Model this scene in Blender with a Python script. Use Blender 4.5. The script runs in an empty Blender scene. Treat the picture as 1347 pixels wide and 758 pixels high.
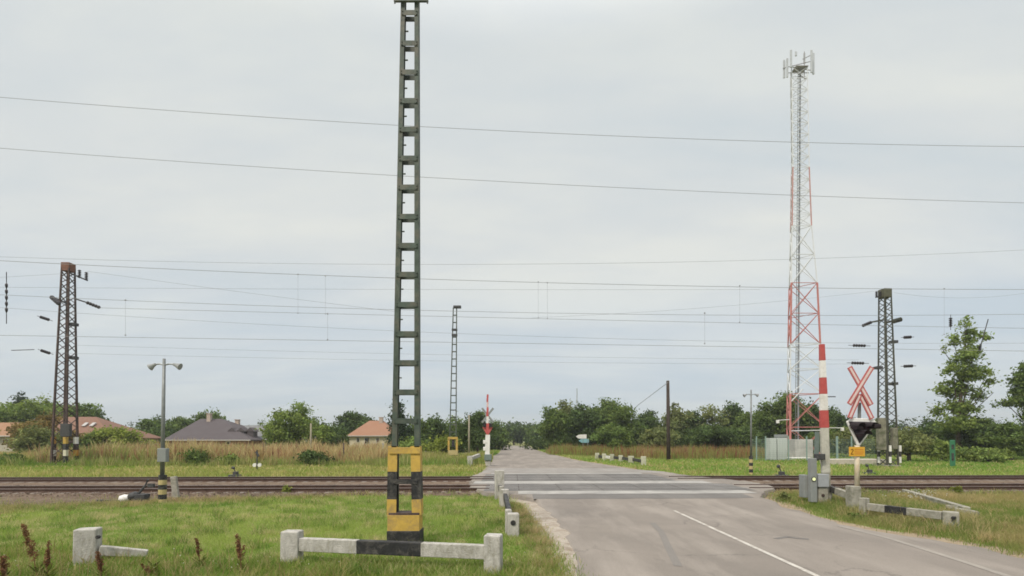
import bpy, math, random
import numpy as np
from mathutils import Vector, Matrix
random.seed(7); RNG = np.random.default_rng(7)
R = math.radians
sc = bpy.context.scene
C = sc.collection

# ------------------------------------------------------------ camera
F = 680.0; CX = 673.5; PY = 561.6; H = 2.4; TH = R(1.3)
cam_d = bpy.data.cameras.new('camera'); cam = bpy.data.objects.new('camera', cam_d); C.objects.link(cam)
cam.location = (0, 0, H); cam.rotation_euler = (R(90) + TH, 0, 0)
cam_d.sensor_width = 36; cam_d.lens = 36 * F / 1347; cam_d.shift_y = (PY - 379) / 1347
cam_d.clip_start = .1; cam_d.clip_end = 5000
sc.camera = cam

# ------------------------------------------------------------ world, sun, exposure
SUN_EL, SUN_AZ = 50, 215            # azimuth from north (+Y), clockwise: behind the camera, to the left
w = bpy.data.worlds.new('World'); sc.world = w; w.use_nodes = True
nt = w.node_tree; nt.nodes.clear(); N = nt.nodes.new; LK = nt.links.new
out = N('ShaderNodeOutputWorld'); bg = N('ShaderNodeBackground'); bg.inputs['Strength'].default_value = .1
sky = N('ShaderNodeTexSky'); sky.sky_type = 'NISHITA'; sky.sun_disc = False
sky.sun_elevation = R(SUN_EL); sky.sun_rotation = R(SUN_AZ)
tc = N('ShaderNodeTexCoord'); sep = N('ShaderNodeSeparateXYZ'); LK(tc.outputs['Generated'], sep.inputs[0])
def mth(op, a, b=None, c=None, clamp=False):
    n = N('ShaderNodeMath'); n.operation = op; n.use_clamp = clamp
    for i, x in enumerate((a, b, c)):
        if x is None: continue
        if isinstance(x, (int, float)): n.inputs[i].default_value = x
        else: LK(x, n.inputs[i])
    return n.outputs[0]
zz = mth('MAXIMUM', sep.outputs['Z'], 0.0)
ramp = N('ShaderNodeValToRGB'); LK(zz, ramp.inputs[0])      # overcast veil: darker at the horizon, bright overhead
cr = ramp.color_ramp; cr.interpolation = 'EASE'
cr.elements[0].position = 0; cr.elements[0].color = (.56, .61, .625, 1)
cr.elements[1].position = 1; cr.elements[1].color = (1.55, 1.55, 1.58, 1)
for p, c in ((.07, (.545, .60, .64)), (.18, (.575, .62, .648)), (.34, (.63, .655, .65)), (.60, (.61, .645, .65)), (.80, (1.2, 1.22, 1.25))):
    e = cr.elements.new(p); e.color = (*c, 1)
den = mth('ADD', zz, .16)
cx_ = mth('DIVIDE', sep.outputs['X'], den); cy_ = mth('DIVIDE', sep.outputs['Y'], den)
comb = N('ShaderNodeCombineXYZ'); LK(cx_, comb.inputs[0]); LK(cy_, comb.inputs[1])
mp = N('ShaderNodeMapping'); LK(comb.outputs[0], mp.inputs[0]); mp.inputs['Rotation'].default_value = (0, 0, R(28)); mp.inputs['Scale'].default_value = (.45, 1.1, 1)
mp.inputs['Location'].default_value = (2.3, .7, 0)
n1 = N('ShaderNodeTexNoise'); LK(mp.outputs[0], n1.inputs['Vector']); n1.inputs['Scale'].default_value = 1.1; n1.inputs['Detail'].default_value = 7; n1.inputs['Roughness'].default_value = .5; n1.inputs['Distortion'].default_value = .5
n2 = N('ShaderNodeTexNoise'); LK(mp.outputs[0], n2.inputs['Vector']); n2.inputs['Scale'].default_value = 3.4; n2.inputs['Detail'].default_value = 6; n2.inputs['Roughness'].default_value = .6
cl = mth('MULTIPLY_ADD', n2.outputs[0], .3, mth('MULTIPLY', n1.outputs[0], .7))
r2 = N('ShaderNodeValToRGB'); LK(cl, r2.inputs[0])
e = r2.color_ramp.elements; e[0].position = .36; e[0].color = (.88, .925, .96, 1); e[1].position = .61; e[1].color = (1.11, 1.085, 1.03, 1)
ee = r2.color_ramp.elements.new(.5); ee.color = (1.0, 1.0, .995, 1)
mul = N('ShaderNodeMix'); mul.data_type = 'RGBA'; mul.blend_type = 'MULTIPLY'; mul.inputs[0].default_value = 1
LK(ramp.outputs[0], mul.inputs[6]); LK(r2.outputs[0], mul.inputs[7])
sc10 = N('ShaderNodeMix'); sc10.data_type = 'RGBA'; sc10.blend_type = 'MULTIPLY'; sc10.inputs[0].default_value = 1; sc10.clamp_result = False
LK(mul.outputs[2], sc10.inputs[6]); sc10.inputs[7].default_value = (10, 10, 10, 1)
mx = N('ShaderNodeMix'); mx.data_type = 'RGBA'; mx.inputs[0].default_value = .93
LK(sky.outputs[0], mx.inputs[6]); LK(sc10.outputs[2], mx.inputs[7])
LK(mx.outputs[2], bg.inputs[0]); LK(bg.outputs[0], out.inputs[0])
sd = bpy.data.lights.new('sun', 'SUN'); sun = bpy.data.objects.new('sun', sd); C.objects.link(sun)
sd.energy = 2.6; sd.angle = R(11); sd.color = (1, .92, .80)
sun.rotation_euler = (R(90 - SUN_EL), 0, R(180 - SUN_AZ) + R(0))
sun.location = (0, 0, 60)
vs = sc.view_settings; vs.view_transform = 'Standard'; vs.look = 'None'; vs.gamma = 1; vs.exposure = .22
sc.cycles.use_denoising = True
sc.cycles.filter_width = 1.7
sc.cycles.max_bounces = 6; sc.cycles.transparent_max_bounces = 8

# ------------------------------------------------------------ projection helpers (a pixel of the 1347x758 photo -> a point in the place)
def ray(px, py):
    a = (px - CX) / F; b = (PY - py) / F
    return Vector((a, math.cos(TH) - b * math.sin(TH), math.sin(TH) + b * math.cos(TH)))
def G(px, py, z=0.0):
    d = ray(px, py); t = (z - H) / d.z
    return Vector((d.x * t, d.y * t, z))
def at(px, py, Y):
    d = ray(px, py); t = Y / d.y
    return Vector((d.x * t, Y, H + d.z * t))

# ------------------------------------------------------------ materials
MATS = {}
def newmat(name):
    m = bpy.data.materials.new(name); m.use_nodes = True
    return m, m.node_tree, m.node_tree.nodes['Principled BSDF']
def mat(name, col, var=.18, rough=.75, scale=6, metal=0, bump=.0, dirt=None, dirt_amt=.5, spec=.3, stretch=(1, 1, 1)):
    if name in MATS: return MATS[name]
    m, t, b = newmat(name); n = t.nodes.new; l = t.links.new
    co = n('ShaderNodeTexCoord'); mp = n('ShaderNodeMapping'); l(co.outputs['Object'], mp.inputs[0]); mp.inputs['Scale'].default_value = stretch
    a = n('ShaderNodeTexNoise'); a.inputs['Scale'].default_value = scale; a.inputs['Detail'].default_value = 8; a.inputs['Roughness'].default_value = .65; l(mp.outputs[0], a.inputs['Vector'])
    r = n('ShaderNodeValToRGB'); l(a.outputs[0], r.inputs[0])
    r.color_ramp.elements[0].position = .3; r.color_ramp.elements[1].position = .7
    r.color_ramp.elements[0].color = (*[c * (1 - var) for c in col], 1); r.color_ramp.elements[1].color = (*[min(.9, c * (1 + var)) for c in col], 1)
    src = r.outputs[0]
    if dirt:
        d = n('ShaderNodeTexNoise'); d.inputs['Scale'].default_value = scale * .45; d.inputs['Detail'].default_value = 10; d.inputs['Roughness'].default_value = .8; d.inputs['Distortion'].default_value = .6; l(mp.outputs[0], d.inputs['Vector'])
        rr = n('ShaderNodeValToRGB'); l(d.outputs[0], rr.inputs[0]); rr.color_ramp.elements[0].position = .47; rr.color_ramp.elements[1].position = .60
        rr.color_ramp.elements[1].color = (dirt_amt,) * 3 + (1,)
        x = n('ShaderNodeMix'); x.data_type = 'RGBA'; l(rr.outputs[0], x.inputs[0]); l(src, x.inputs[6]); x.inputs[7].default_value = (*dirt, 1); src = x.outputs[2]
    l(src, b.inputs['Base Color']); b.inputs['Roughness'].default_value = rough; b.inputs['Metallic'].default_value = metal
    b.inputs['Specular IOR Level'].default_value = spec
    if bump:
        bn = n('ShaderNodeTexNoise'); bn.inputs['Scale'].default_value = scale * 6; bn.inputs['Detail'].default_value = 5; l(co.outputs['Object'], bn.inputs['Vector'])
        bb = n('ShaderNodeBump'); bb.inputs['Strength'].default_value = bump; bb.inputs['Distance'].default_value = .02; l(bn.outputs[0], bb.inputs['Height']); l(bb.outputs[0], b.inputs['Normal'])
    MATS[name] = m; return m

def leafmat(name, transl=.35):
    if name in MATS: return MATS[name]
    m = bpy.data.materials.new(name); m.use_nodes = True; t = m.node_tree; t.nodes.clear(); n = t.nodes.new; l = t.links.new
    o = n('ShaderNodeOutputMaterial'); at_ = n('ShaderNodeAttribute'); at_.attribute_name = 'Col'
    d = n('ShaderNodeBsdfDiffuse'); tr = n('ShaderNodeBsdfTranslucent'); mxs = n('ShaderNodeMixShader'); mxs.inputs[0].default_value = transl
    g = n('ShaderNodeHueSaturation'); g.inputs['Value'].default_value = 1.25; g.inputs['Saturation'].default_value = 1.1
    l(at_.outputs['Color'], d.inputs[0]); l(at_.outputs['Color'], g.inputs['Color']); l(g.outputs[0], tr.inputs[0])
    l(d.outputs[0], mxs.inputs[1]); l(tr.outputs[0], mxs.inputs[2]); l(mxs.outputs[0], o.inputs[0])
    MATS[name] = m; return m

def groundmat(name, cols, scales=(.35, 3, 40), rough=.95, bump=.4, dist=.03):
    """three-colour noise ground"""
    m, t, b = newmat(name); n = t.nodes.new; l = t.links.new
    co = n('ShaderNodeTexCoord')
    def ns(s, det=8, ro=.6):
        a = n('ShaderNodeTexNoise'); a.inputs['Scale'].default_value = s; a.inputs['Detail'].default_value = det; a.inputs['Roughness'].default_value = ro; l(co.outputs['Object'], a.inputs['Vector']); return a.outputs[0]
    def rp(v, p0, p1):
        r = n('ShaderNodeMapRange'); l(v, r.inputs[0]); r.inputs[1].default_value = p0; r.inputs[2].default_value = p1; return r.outputs[0]
    def mixc(f, a, c):
        x = n('ShaderNodeMix'); x.data_type = 'RGBA'; l(f, x.inputs[0])
        for i, v in ((6, a), (7, c)):
            if isinstance(v, tuple): x.inputs[i].default_value = (*v, 1)
            else: l(v, x.inputs[i])
        return x.outputs[2]
    big = rp(ns(scales[0]), .4, .62); med = rp(ns(scales[1]), .38, .65); fine = ns(scales[2], 6, .8)
    c = mixc(big, cols[0], cols[1]); c = mixc(med, c, cols[2])
    v = n('ShaderNodeMix'); v.data_type = 'RGBA'; v.blend_type = 'MULTIPLY'; v.inputs[0].default_value = 1
    f2 = n('ShaderNodeMapRange'); l(fine, f2.inputs[0]); f2.inputs[1].default_value = .25; f2.inputs[2].default_value = .75; f2.inputs[3].default_value = .6; f2.inputs[4].default_value = 1.4
    cc = n('ShaderNodeCombineColor'); [l(f2.outputs[0], cc.inputs[i]) for i in range(3)]
    l(c, v.inputs[6]); l(cc.outputs[0], v.inputs[7]); l(v.outputs[2], b.inputs['Base Color'])
    b.inputs['Roughness'].default_value = rough; b.inputs['Specular IOR Level'].default_value = .15
    bb = n('ShaderNodeBump'); bb.inputs['Strength'].default_value = bump; bb.inputs['Distance'].default_value = dist; l(fine, bb.inputs['Height']); l(bb.outputs[0], b.inputs['Normal'])
    MATS[name] = m; return m

CONC = mat('old_concrete', (.31, .295, .25), .25, .9, 7, bump=.5, dirt=(.17, .165, .12), dirt_amt=.85)
CONCW = mat('whitewashed_concrete', (.44, .42, .385), .2, .9, 7, bump=.8, dirt=(.21, .20, .15), dirt_amt=.6, stretch=(1.6, 1.6, .7))
BLACKP = mat('black_paint', (.022, .022, .023), .4, .6, 9, bump=.5, dirt=(.13, .12, .105), dirt_amt=.6)
YELLOWP = mat('yellow_paint', (.50, .33, .07), .15, .6, 6, dirt=(.27, .19, .09), dirt_amt=.7)
GREENP = mat('mast_green_paint', (.060, .080, .064), .35, .55, 5, dirt=(.15, .13, .10), dirt_amt=.55)
RUST = mat('rusty_steel', (.055, .040, .037), .4, .8, 5, dirt=(.14, .09, .07), dirt_amt=.6)
STEEL = mat('galvanised_steel', (.20, .21, .205), .2, .5, 8, metal=.4)
DSTEEL = mat('dark_steel', (.055, .055, .056), .3, .6, 8)
PYG = mat('weathered_green_steel', (.055, .058, .045), .4, .75, 4, dirt=(.11, .10, .07), dirt_amt=.6)
WHITEP = mat('white_paint', (.70, .69, .66), .08, .5, 5, dirt=(.45, .42, .36), dirt_amt=.5)
REDP = mat('red_paint', (.42, .075, .07), .15, .5, 5, dirt=(.40, .12, .10), dirt_amt=.4)
PALERED = mat('faded_red_paint', (.42, .10, .09), .15, .6, 5)
GREYBOX = mat('grey_cabinet_paint', (.22, .235, .23), .12, .6, 5, dirt=(.22, .22, .2), dirt_amt=.5)
WIRE = mat('weathered_wire', (.27, .28, .29), .1, .6, 5)
INSUL = mat('brown_insulator', (.035, .03, .032), .2, .35, 5)
WOOD = mat('creosoted_wood', (.055, .042, .035), .35, .9, 5, stretch=(6, 6, .6))
PWOOD = mat('pale_wood', (.26, .235, .17), .25, .9, 5, stretch=(6, 6, .6))
BARK = mat('bark', (.085, .065, .048), .3, .95, 6, bump=.4)
GREENSIGN = mat('green_enamel', (.04, .16, .08), .15, .5, 5)
LEAF = leafmat('leaf'); BLADE = leafmat('grass_blade', .45)

# ------------------------------------------------------------ mesh builder
class MB:
    def __init__(s): s.v = []; s.f = []; s.m = []; s.cur = 0
    def add(s, vs_, fs_):
        o = len(s.v); s.v += [tuple(x) for x in vs_]; s.f += [tuple(i + o for i in f) for f in fs_]; s.m += [s.cur] * len(fs_); return s
    def box(s, c, d, rz=0, M=None):
        c = Vector(c); hx, hy, hz = d[0] / 2, d[1] / 2, d[2] / 2
        rot = M or Matrix.Rotation(rz, 3, 'Z')
        vs_ = [c + rot @ Vector((x * hx, y * hy, z * hz)) for x in (-1, 1) for y in (-1, 1) for z in (-1, 1)]
        return s.add(vs_, [(0, 1, 3, 2), (4, 6, 7, 5), (0, 4, 5, 1), (2, 3, 7, 6), (0, 2, 6, 4), (1, 5, 7, 3)])
    def bar(s, a, b, w_, d_, up=(0, 0, 1), w2=None, d2=None):
        a = Vector(a); b = Vector(b); z = (b - a).normalized(); u = Vector(up)
        if abs(z.dot(u)) > .98: u = Vector((1, 0, 0))
        y = (u - z * u.dot(z)).normalized(); x = y.cross(z)
        w2 = w2 or w_; d2 = d2 or d_
        vs_ = [a + x * sx * w_ / 2 + y * sy * d_ / 2 for sx, sy in ((-1, -1), (1, -1), (1, 1), (-1, 1))] + [b + x * sx * w2 / 2 + y * sy * d2 / 2 for sx, sy in ((-1, -1), (1, -1), (1, 1), (-1, 1))]
        return s.add(vs_, [(3, 2, 1, 0), (4, 5, 6, 7), (0, 1, 5, 4), (1, 2, 6, 5), (2, 3, 7, 6), (3, 0, 4, 7)])
    def tube(s, pts, r, n=8, caps=True):
        pts = [Vector(p) for p in pts]; rs = r if isinstance(r, (list, tuple)) else [r] * len(pts); rings = []; vs_ = []
        for i, p in enumerate(pts):
            z = (pts[min(i + 1, len(pts) - 1)] - pts[max(i - 1, 0)]).normalized()
            u = Vector((0, 0, 1)) if abs(z.z) < .9 else Vector((0, 1, 0))
            y = (u - z * u.dot(z)).normalized(); x = y.cross(z)
            for k in range(n):
                a = 2 * math.pi * k / n; vs_.append(p + x * math.cos(a) * rs[i] + y * math.sin(a) * rs[i])
        fs = [(i * n + k, i * n + (k + 1) % n, (i + 1) * n + (k + 1) % n, (i + 1) * n + k) for i in range(len(pts) - 1) for k in range(n)]
        if caps: fs += [tuple(reversed(range(n))), tuple(range((len(pts) - 1) * n, len(pts) * n))]
        return s.add(vs_, fs)
    def lathe(s, base, prof, n=10, axis=(0, 0, 1)):
        base = Vector(base); ax = Vector(axis).normalized()
        return s.tube([base + ax * h for h, _ in prof], [max(q, .001) for _, q in prof], n)
    def prism(s, outline, y0, y1):
        """outline in x,z ; extruded along y"""
        n = len(outline)
        vs_ = [(x, y0, z) for x, z in outline] + [(x, y1, z) for x, z in outline]
        return s.add(vs_, [tuple(range(n)), tuple(reversed(range(n, 2 * n)))] + [((k + 1) % n, k, n + k, n + (k + 1) % n) for k in range(n)])
    def build(s, name, mats, parent=None, bevel=0, smooth=False, segs=2):
        me = bpy.data.meshes.new(name); me.from_pydata(s.v, [], s.f)
        if not isinstance(mats, (list, tuple)): mats = [mats]
        for m_ in mats: me.materials.append(m_)
        if len(mats) > 1: me.polygons.foreach_set('material_index', s.m)
        if smooth: me.polygons.foreach_set('use_smooth', [True] * len(me.polygons))
        me.update(); o = bpy.data.objects.new(name, me); C.objects.link(o)
        if parent: o.parent = parent
        if bevel:
            bv = o.modifiers.new('bevel', 'BEVEL'); bv.width = bevel; bv.segments = segs; bv.limit_method = 'ANGLE'
        return o
def tag(o, label=None, cat=None, group=None, kind=None):
    if label: o['label'] = label
    if cat: o['category'] = cat
    if group: o['group'] = group
    if kind: o['kind'] = kind
    return o
def thing(name, label, cat, loc, rz=0, group=None):
    o = bpy.data.objects.new(name, None); C.objects.link(o); o.location = loc; o.rotation_euler = (0, 0, rz); o.empty_display_size = .2
    return tag(o, label, cat, group)
def L(root, px, py, dy=0.0):
    return at(px, py, root.location.y + dy) - Vector(root.location)
def npmesh(name, verts, faces, cols, m_, parent=None):
    """verts (n,3), faces (k,3 or 4), cols (n,3)"""
    me = bpy.data.meshes.new(name); k = faces.shape[1]
    me.vertices.add(len(verts)); me.vertices.foreach_set('co', verts.astype(np.float32).ravel())
    me.loops.add(faces.size); me.loops.foreach_set('vertex_index', faces.astype(np.int32).ravel())
    me.polygons.add(len(faces)); me.polygons.foreach_set('loop_start', np.arange(0, faces.size, k, dtype=np.int32)); me.polygons.foreach_set('loop_total', np.full(len(faces), k, dtype=np.int32))
    ca = me.color_attributes.new('Col', 'FLOAT_COLOR', 'POINT'); ca.data.foreach_set('color', np.c_[cols, np.ones(len(cols))].astype(np.float32).ravel())
    me.materials.append(m_); me.update(calc_edges=True); me.validate()
    o = bpy.data.objects.new(name, me); C.objects.link(o)
    if parent: o.parent = parent
    return o
def vnoise(x, y, s, seed=0):
    """cheap smooth 2-D value noise"""
    x = x / s; y = y / s; xi = np.floor(x).astype(int); yi = np.floor(y).astype(int); fx = x - xi; fy = y - yi; fx = fx * fx * (3 - 2 * fx); fy = fy * fy * (3 - 2 * fy)
    def h(a, b):
        v = np.sin(a * 127.1 + b * 311.7 + seed * 74.7) * 43758.5453; return v - np.floor(v)
    return (h(xi, yi) * (1 - fx) + h(xi + 1, yi) * fx) * (1 - fy) + (h(xi, yi + 1) * (1 - fx) + h(xi + 1, yi + 1) * fx) * fy

# ------------------------------------------------------------ ground
SL = .027                                       # the tracks run slightly away to the right
TN, TF = 22.85, 28.15                           # near rail of the near / far track at x = 0
GM = groundmat('grass_soil', ((.15, .21, .05), (.20, .235, .065), (.27, .22, .10)), (.12, .9, 14))
g = MB(); g.add([(-1500, -60, 0), (1500, -60, 0), (1500, 3000, 0), (-1500, 3000, 0)], [(0, 1, 2, 3)])
tag(g.build('ground', GM), kind='structure')
def strip_rows(rows, name, m_, zf, kind='structure', skirt=0.0):
    b_ = MB(); vs_ = []
    for D, a, c in rows:
        z = zf(D); vs_ += [(a - skirt, D, -.02 if skirt else z), (a, D, z), (c, D, z), (c + skirt, D, -.02 if skirt else z)]
    fs = []
    for i in range(len(rows) - 1):
        for k in ((0, 1, 2) if skirt else (1,)):
            fs.append((i * 4 + k, i * 4 + k + 1, (i + 1) * 4 + k + 1, (i + 1) * 4 + k))
    b_.add(vs_, fs); return tag(b_.build(name, m_), kind=kind)
def zr(D):                                      # road height: level crossing lies on a low hump
    def ss(t): t = max(0, min(1, t)); return t * t * (3 - 2 * t)
    return .03 + .165 * ss((D - 17.5) / 3.4) * (1 - ss((D - 34) / 7))
def Gr(px, py):
    z = 0.03
    for _ in range(6): p = G(px, py, z); z = zr(p.y)
    return p
# ballast bed under the two tracks, with a worn dirt shoulder in front
BAL = groundmat('brown_ballast', ((.165, .11, .074), (.115, .078, .054), (.23, .18, .135)), (.4, 2.6, 20), bump=1, dist=.06)
fl = [(-60, 16.5), (G(0, 669).x, G(0, 669).y), (G(120, 665).x, G(120, 665).y), (G(250, 660).x, G(250, 660).y), (G(400, 654).x, G(400, 654).y), (G(520, 650.5).x, G(520, 650.5).y), (-1, 21.3), (4, 21.3), (12, 21.8), (70, 23.4)]
xs = np.unique(np.r_[np.linspace(-60, 70, 261)]); b_ = MB(); vs_ = []
for i, x in enumerate(xs):
    y0 = np.interp(x, [q[0] for q in fl], [q[1] for q in fl]) + (vnoise(np.array([x]), np.array([0.]), .9)[0] - .5) * .7
    yn = TN + SL * x; yf = TF + SL * x
    for y, z in ((y0, .004), (yn - 1.1, .03), (yn - .6, .075), (yn + 2.3, .075), (yf - .9, .06), (yf - .5, .09), (yf + 2.0, .09), (yf + 3.3 + .5 * vnoise(np.array([x]), np.array([9.]), 1.3)[0], .004)): vs_.append((x, y, z))
fs = [(i * 8 + k, (i + 1) * 8 + k, (i + 1) * 8 + k + 1, i * 8 + k + 1) for i in range(len(xs) - 1) for k in range(7)]
b_.add(vs_, fs); tag(b_.build('ballast_bed', BAL), kind='structure')

STAIN = groundmat('oil_stained_ballast', ((.115, .08, .062), (.08, .056, .044), (.17, .125, .095)), (.5, 3, 24), bump=1, dist=.05)
for yy, z in ((TN, .079), (TF, .094)):
    for x0, x1 in ((-60, -1.0), (10.5, 70)):
        b = MB(); b.add([(x0, yy - .35 + SL * x0, z), (x1, yy - .35 + SL * x1, z), (x1, yy + 1.9 + SL * x1, z), (x0, yy + 1.9 + SL * x0, z)], [(0, 1, 2, 3)]); tag(b.build('stained_ballast', STAIN), kind='structure')
# road
def asphalt(name, base, lo, patch):
    m, t, b = newmat(name); n = t.nodes.new; l = t.links.new; co = n('ShaderNodeTexCoord')
    def ns(s, det=8, ro=.6, vec=None):
        a = n('ShaderNodeTexNoise'); a.inputs['Scale'].default_value = s; a.inputs['Detail'].default_value = det; a.inputs['Roughness'].default_value = ro; l(vec or co.outputs['Object'], a.inputs['Vector']); return a
    def rp(v, p0, p1, q0=0, q1=1):
        r = n('ShaderNodeMapRange'); l(v, r.inputs[0]); r.inputs[1].default_value = p0; r.inputs[2].default_value = p1; r.inputs[3].default_value = q0; r.inputs[4].default_value = q1; return r.outputs[0]
    def mixc(f, a, c):
        x = n('ShaderNodeMix'); x.data_type = 'RGBA'
        l(f, x.inputs[0])
        for i, v in ((6, a), (7, c)):
            if isinstance(v, tuple): x.inputs[i].default_value = (*v, 1)
            else: l(v, x.inputs[i])
        return x.outputs[2]
    mp = n('ShaderNodeMapping'); l(co.outputs['Object'], mp.inputs[0]); mp.inputs['Scale'].default_value = (1, .22, 1); mp.inputs['Rotation'].default_value = (0, 0, R(-8))
    c = mixc(rp(ns(.35, 5).outputs[0], .35, .65), base, lo)
    c = mixc(rp(ns(.9, 6, .6, mp.outputs[0]).outputs[0], .46, .72), c, patch)
    wv = ns(1.3, 6, .7)
    ad = n('ShaderNodeVectorMath'); ad.operation = 'MULTIPLY_ADD'; l(wv.outputs['Color'], ad.inputs[0]); ad.inputs[1].default_value = (1.2, 1.2, 0); l(co.outputs['Object'], ad.inputs[2])
    vo = n('ShaderNodeTexVoronoi'); vo.feature = 'DISTANCE_TO_EDGE'; vo.inputs['Scale'].default_value = .32; l(ad.outputs[0], vo.inputs['Vector'])
    ck = n('ShaderNodeMath'); ck.operation = 'MULTIPLY'; l(rp(vo.outputs['Distance'], 0.0, .012, 1, 0), ck.inputs[0]); l(rp(ns(.5).outputs[0], .46, .60, 0, .42), ck.inputs[1])
    c = mixc(ck.outputs[0], c, (.07, .065, .06))
    f = rp(ns(38, 5, .85).outputs[0], .3, .7, .80, 1.20); cc = n('ShaderNodeCombineColor'); [l(f, cc.inputs[i]) for i in range(3)]
    v = n('ShaderNodeMix'); v.data_type = 'RGBA'; v.blend_type = 'MULTIPLY'; v.inputs[0].default_value = 1; l(c, v.inputs[6]); l(cc.outputs[0], v.inputs[7]); l(v.outputs[2], b.inputs['Base Color'])
    b.inputs['Roughness'].default_value = .9; b.inputs['Specular IOR Level'].default_value = .2
    bb = n('ShaderNodeBump'); bb.inputs['Strength'].default_value = .35; bb.inputs['Distance'].default_value = .01; l(ns(90, 3).outputs[0], bb.inputs['Height']); l(bb.outputs[0], b.inputs['Normal'])
    return m
ASPH = asphalt('worn_asphalt', (.24, .21, .182), (.195, .172, .15), (.305, .27, .235))
ASPD = asphalt('crossing_asphalt', (.155, .146, .137), (.125, .119, .112), (.195, .183, .17))
PALE = mat('pale_crossing_concrete', (.35, .335, .31), .18, .9, 1.5, dirt=(.22, .21, .2), dirt_amt=.6, bump=.2)
le = [(769, 758), (759, 722), (757, 714), (740, 691), (713, 664), (703, 656), (680, 651), (640, 648), (622, 641), (620, 627), (636, 620), (643, 612), (644, 603), (657, 596), (660, 590), (661, 587)]
re = [(1347, 735), (1286, 720), (1213, 708), (1150, 698), (1104, 689), (1052, 673), (1016, 660), (998, 652), (1008, 646), (1020, 641), (990, 634), (905, 625.5), (868, 620), (800, 612), (760, 606), (717, 596), (700, 590), (697, 587)]
lw = [Gr(*p) for p in le]; rw = [Gr(*p) for p in re]
lw = [Vector((1.15, -40, 0)), Vector((1.2, 3, 0))] + lw + [Vector((-30, 230, 0))]
rw = [Vector((40, -40, 0)), Vector((22, 2, 0)), Vector((14.5, 7.2, 0))] + rw + [Vector((-18, 230, 0))]
def ed(pts, D): return float(np.interp(D, [p.y for p in pts], [p.x for p in pts]))
Ds = list(np.arange(-40, 8, 2)) + list(np.arange(8, 45, .2)) + list(np.arange(45, 231, 3))
def wob(D, k, a): return (vnoise(np.array([D * 1.]), np.array([k * 5.]), .45, k)[0] - .5) * a
rows = [(D, ed(lw, D) + wob(D, 1, .22), ed(rw, D) + wob(D, 2, .25)) for D in Ds]
strip_rows(rows, 'road', ASPH, zr, skirt=.12)
# gravel shoulders
SHL = groundmat('pale_gravel', ((.36, .305, .25), (.27, .22, .17), (.44, .39, .33)), (.5, 3, 26), bump=.8)
SHR = groundmat('dusty_shoulder', ((.27, .205, .14), (.21, .16, .11), (.36, .29, .20)), (.5, 3, 26), bump=.6)
lo_ = [Vector((.1, -40, 0)), G(732, 790), G(728, 757), G(718, 730), G(697, 697), G(678, 664), G(664, 652), Vector((-.4, 23, 0))]
strip_rows([(D, ed(lo_, D) + wob(D, 3, .35), ed(lw, D) + .06) for D in np.arange(-40, 21.5, .2)], 'gravel_shoulder', SHL, lambda D: .014)
strip_rows([(D, ed(rw, D) - .06, ed(rw, D) + .55 + .25 * math.sin(D * .7) + wob(D, 4, .5)) for D in np.arange(6, 21.5, .2)], 'dirt_shoulder', SHR, lambda D: .012)
strip_rows([(D, ed(rw, D) - .06, ed(rw, D) + .7 + wob(D, 5, .6)) for D in np.arange(33, 90, .4)], 'dirt_verge', SHR, lambda D: .012)
# the level crossing: dark panels, pale concrete edges (sheets 4 mm apart on the road)
def cross(name, y0, y1, x0, x1, m_, dz=.005):
    n = 60; vs_ = []; fs = []
    for i in range(n + 1):
        x = x0 + (x1 - x0) * i / n
        a = y0 + SL * x + (vnoise(np.array([x]), np.array([y0 * 3]), .6)[0] - .5) * .12; c = y1 + SL * x + (vnoise(np.array([x]), np.array([y1 * 7]), .6)[0] - .5) * .12
        for k in range(7):
            y = a + (c - a) * k / 6; vs_.append((x, y, zr(y) + dz))
    for i in range(n):
        for k in range(6): fs.append((i * 7 + k, (i + 1) * 7 + k, (i + 1) * 7 + k + 1, i * 7 + k + 1))
    b = MB(); b.add(vs_, fs); return tag(b.build(name, m_), kind='structure')
cross('crossing_panel', 21.75, 25.15, -1.2, 10.4, ASPD)
cross('crossing_panel', 26.9, 32.0, -1.6, 8.6, ASPD)
cross('crossing_patch', 19.4, 20.5, .8, 9.2, asphalt('patched_asphalt', (.165, .155, .145), (.15, .14, .13), (.19, .178, .165)))
strip_rows([(D, ed(lw, D) + .1, ed(rw, D) - .3) for D in np.arange(33.4, 41.5, .2)], 'crossing_apron', asphalt('pale_asphalt', (.27, .25, .23), (.24, .22, .20), (.31, .29, .265)), lambda D: zr(D) + .005)
for y0, y1, x0, x1 in ((20.55, 21.75, .25, 9.9), (25.2, 26.75, -1.9, 9.9), (32.1, 33.0, -1.3, 8.2)):
    cross('crossing_edge_slab', y0, y1, x0, x1, PALE, .009)
JNT = mat('joint_dirt', (.07, .06, .052), .3, .9)
for y0, y1 in ((21.8, 25.1), (26.95, 31.9)):
    for x in np.arange(.3, 8.4, 1.8):
        b = MB(); vs_ = []
        for k in range(9): y = y0 + (y1 - y0) * k / 8 + SL * x; vs_ += [(x - .018, y, zr(y) + .0095), (x + .018, y, zr(y) + .0095)]
        b.add(vs_, [(2 * k, 2 * k + 1, 2 * k + 3, 2 * k + 2) for k in range(8)]); tag(b.build('crossing_joint', JNT), kind='structure')
for yy in (TN, TN + 1.5, TF, TF + 1.5):
    b = MB(); vs_ = []
    for x in np.linspace(-1.0, 9.0, 30): vs_ += [(x, yy + SL * x - .12, zr(yy) + .0065), (x, yy + SL * x - .04, zr(yy) + .0065)]
    b.add(vs_, [(2 * k, 2 * k + 2, 2 * k + 3, 2 * k + 1) for k in range(29)]); tag(b.build('flange_groove', JNT), kind='structure')
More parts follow.
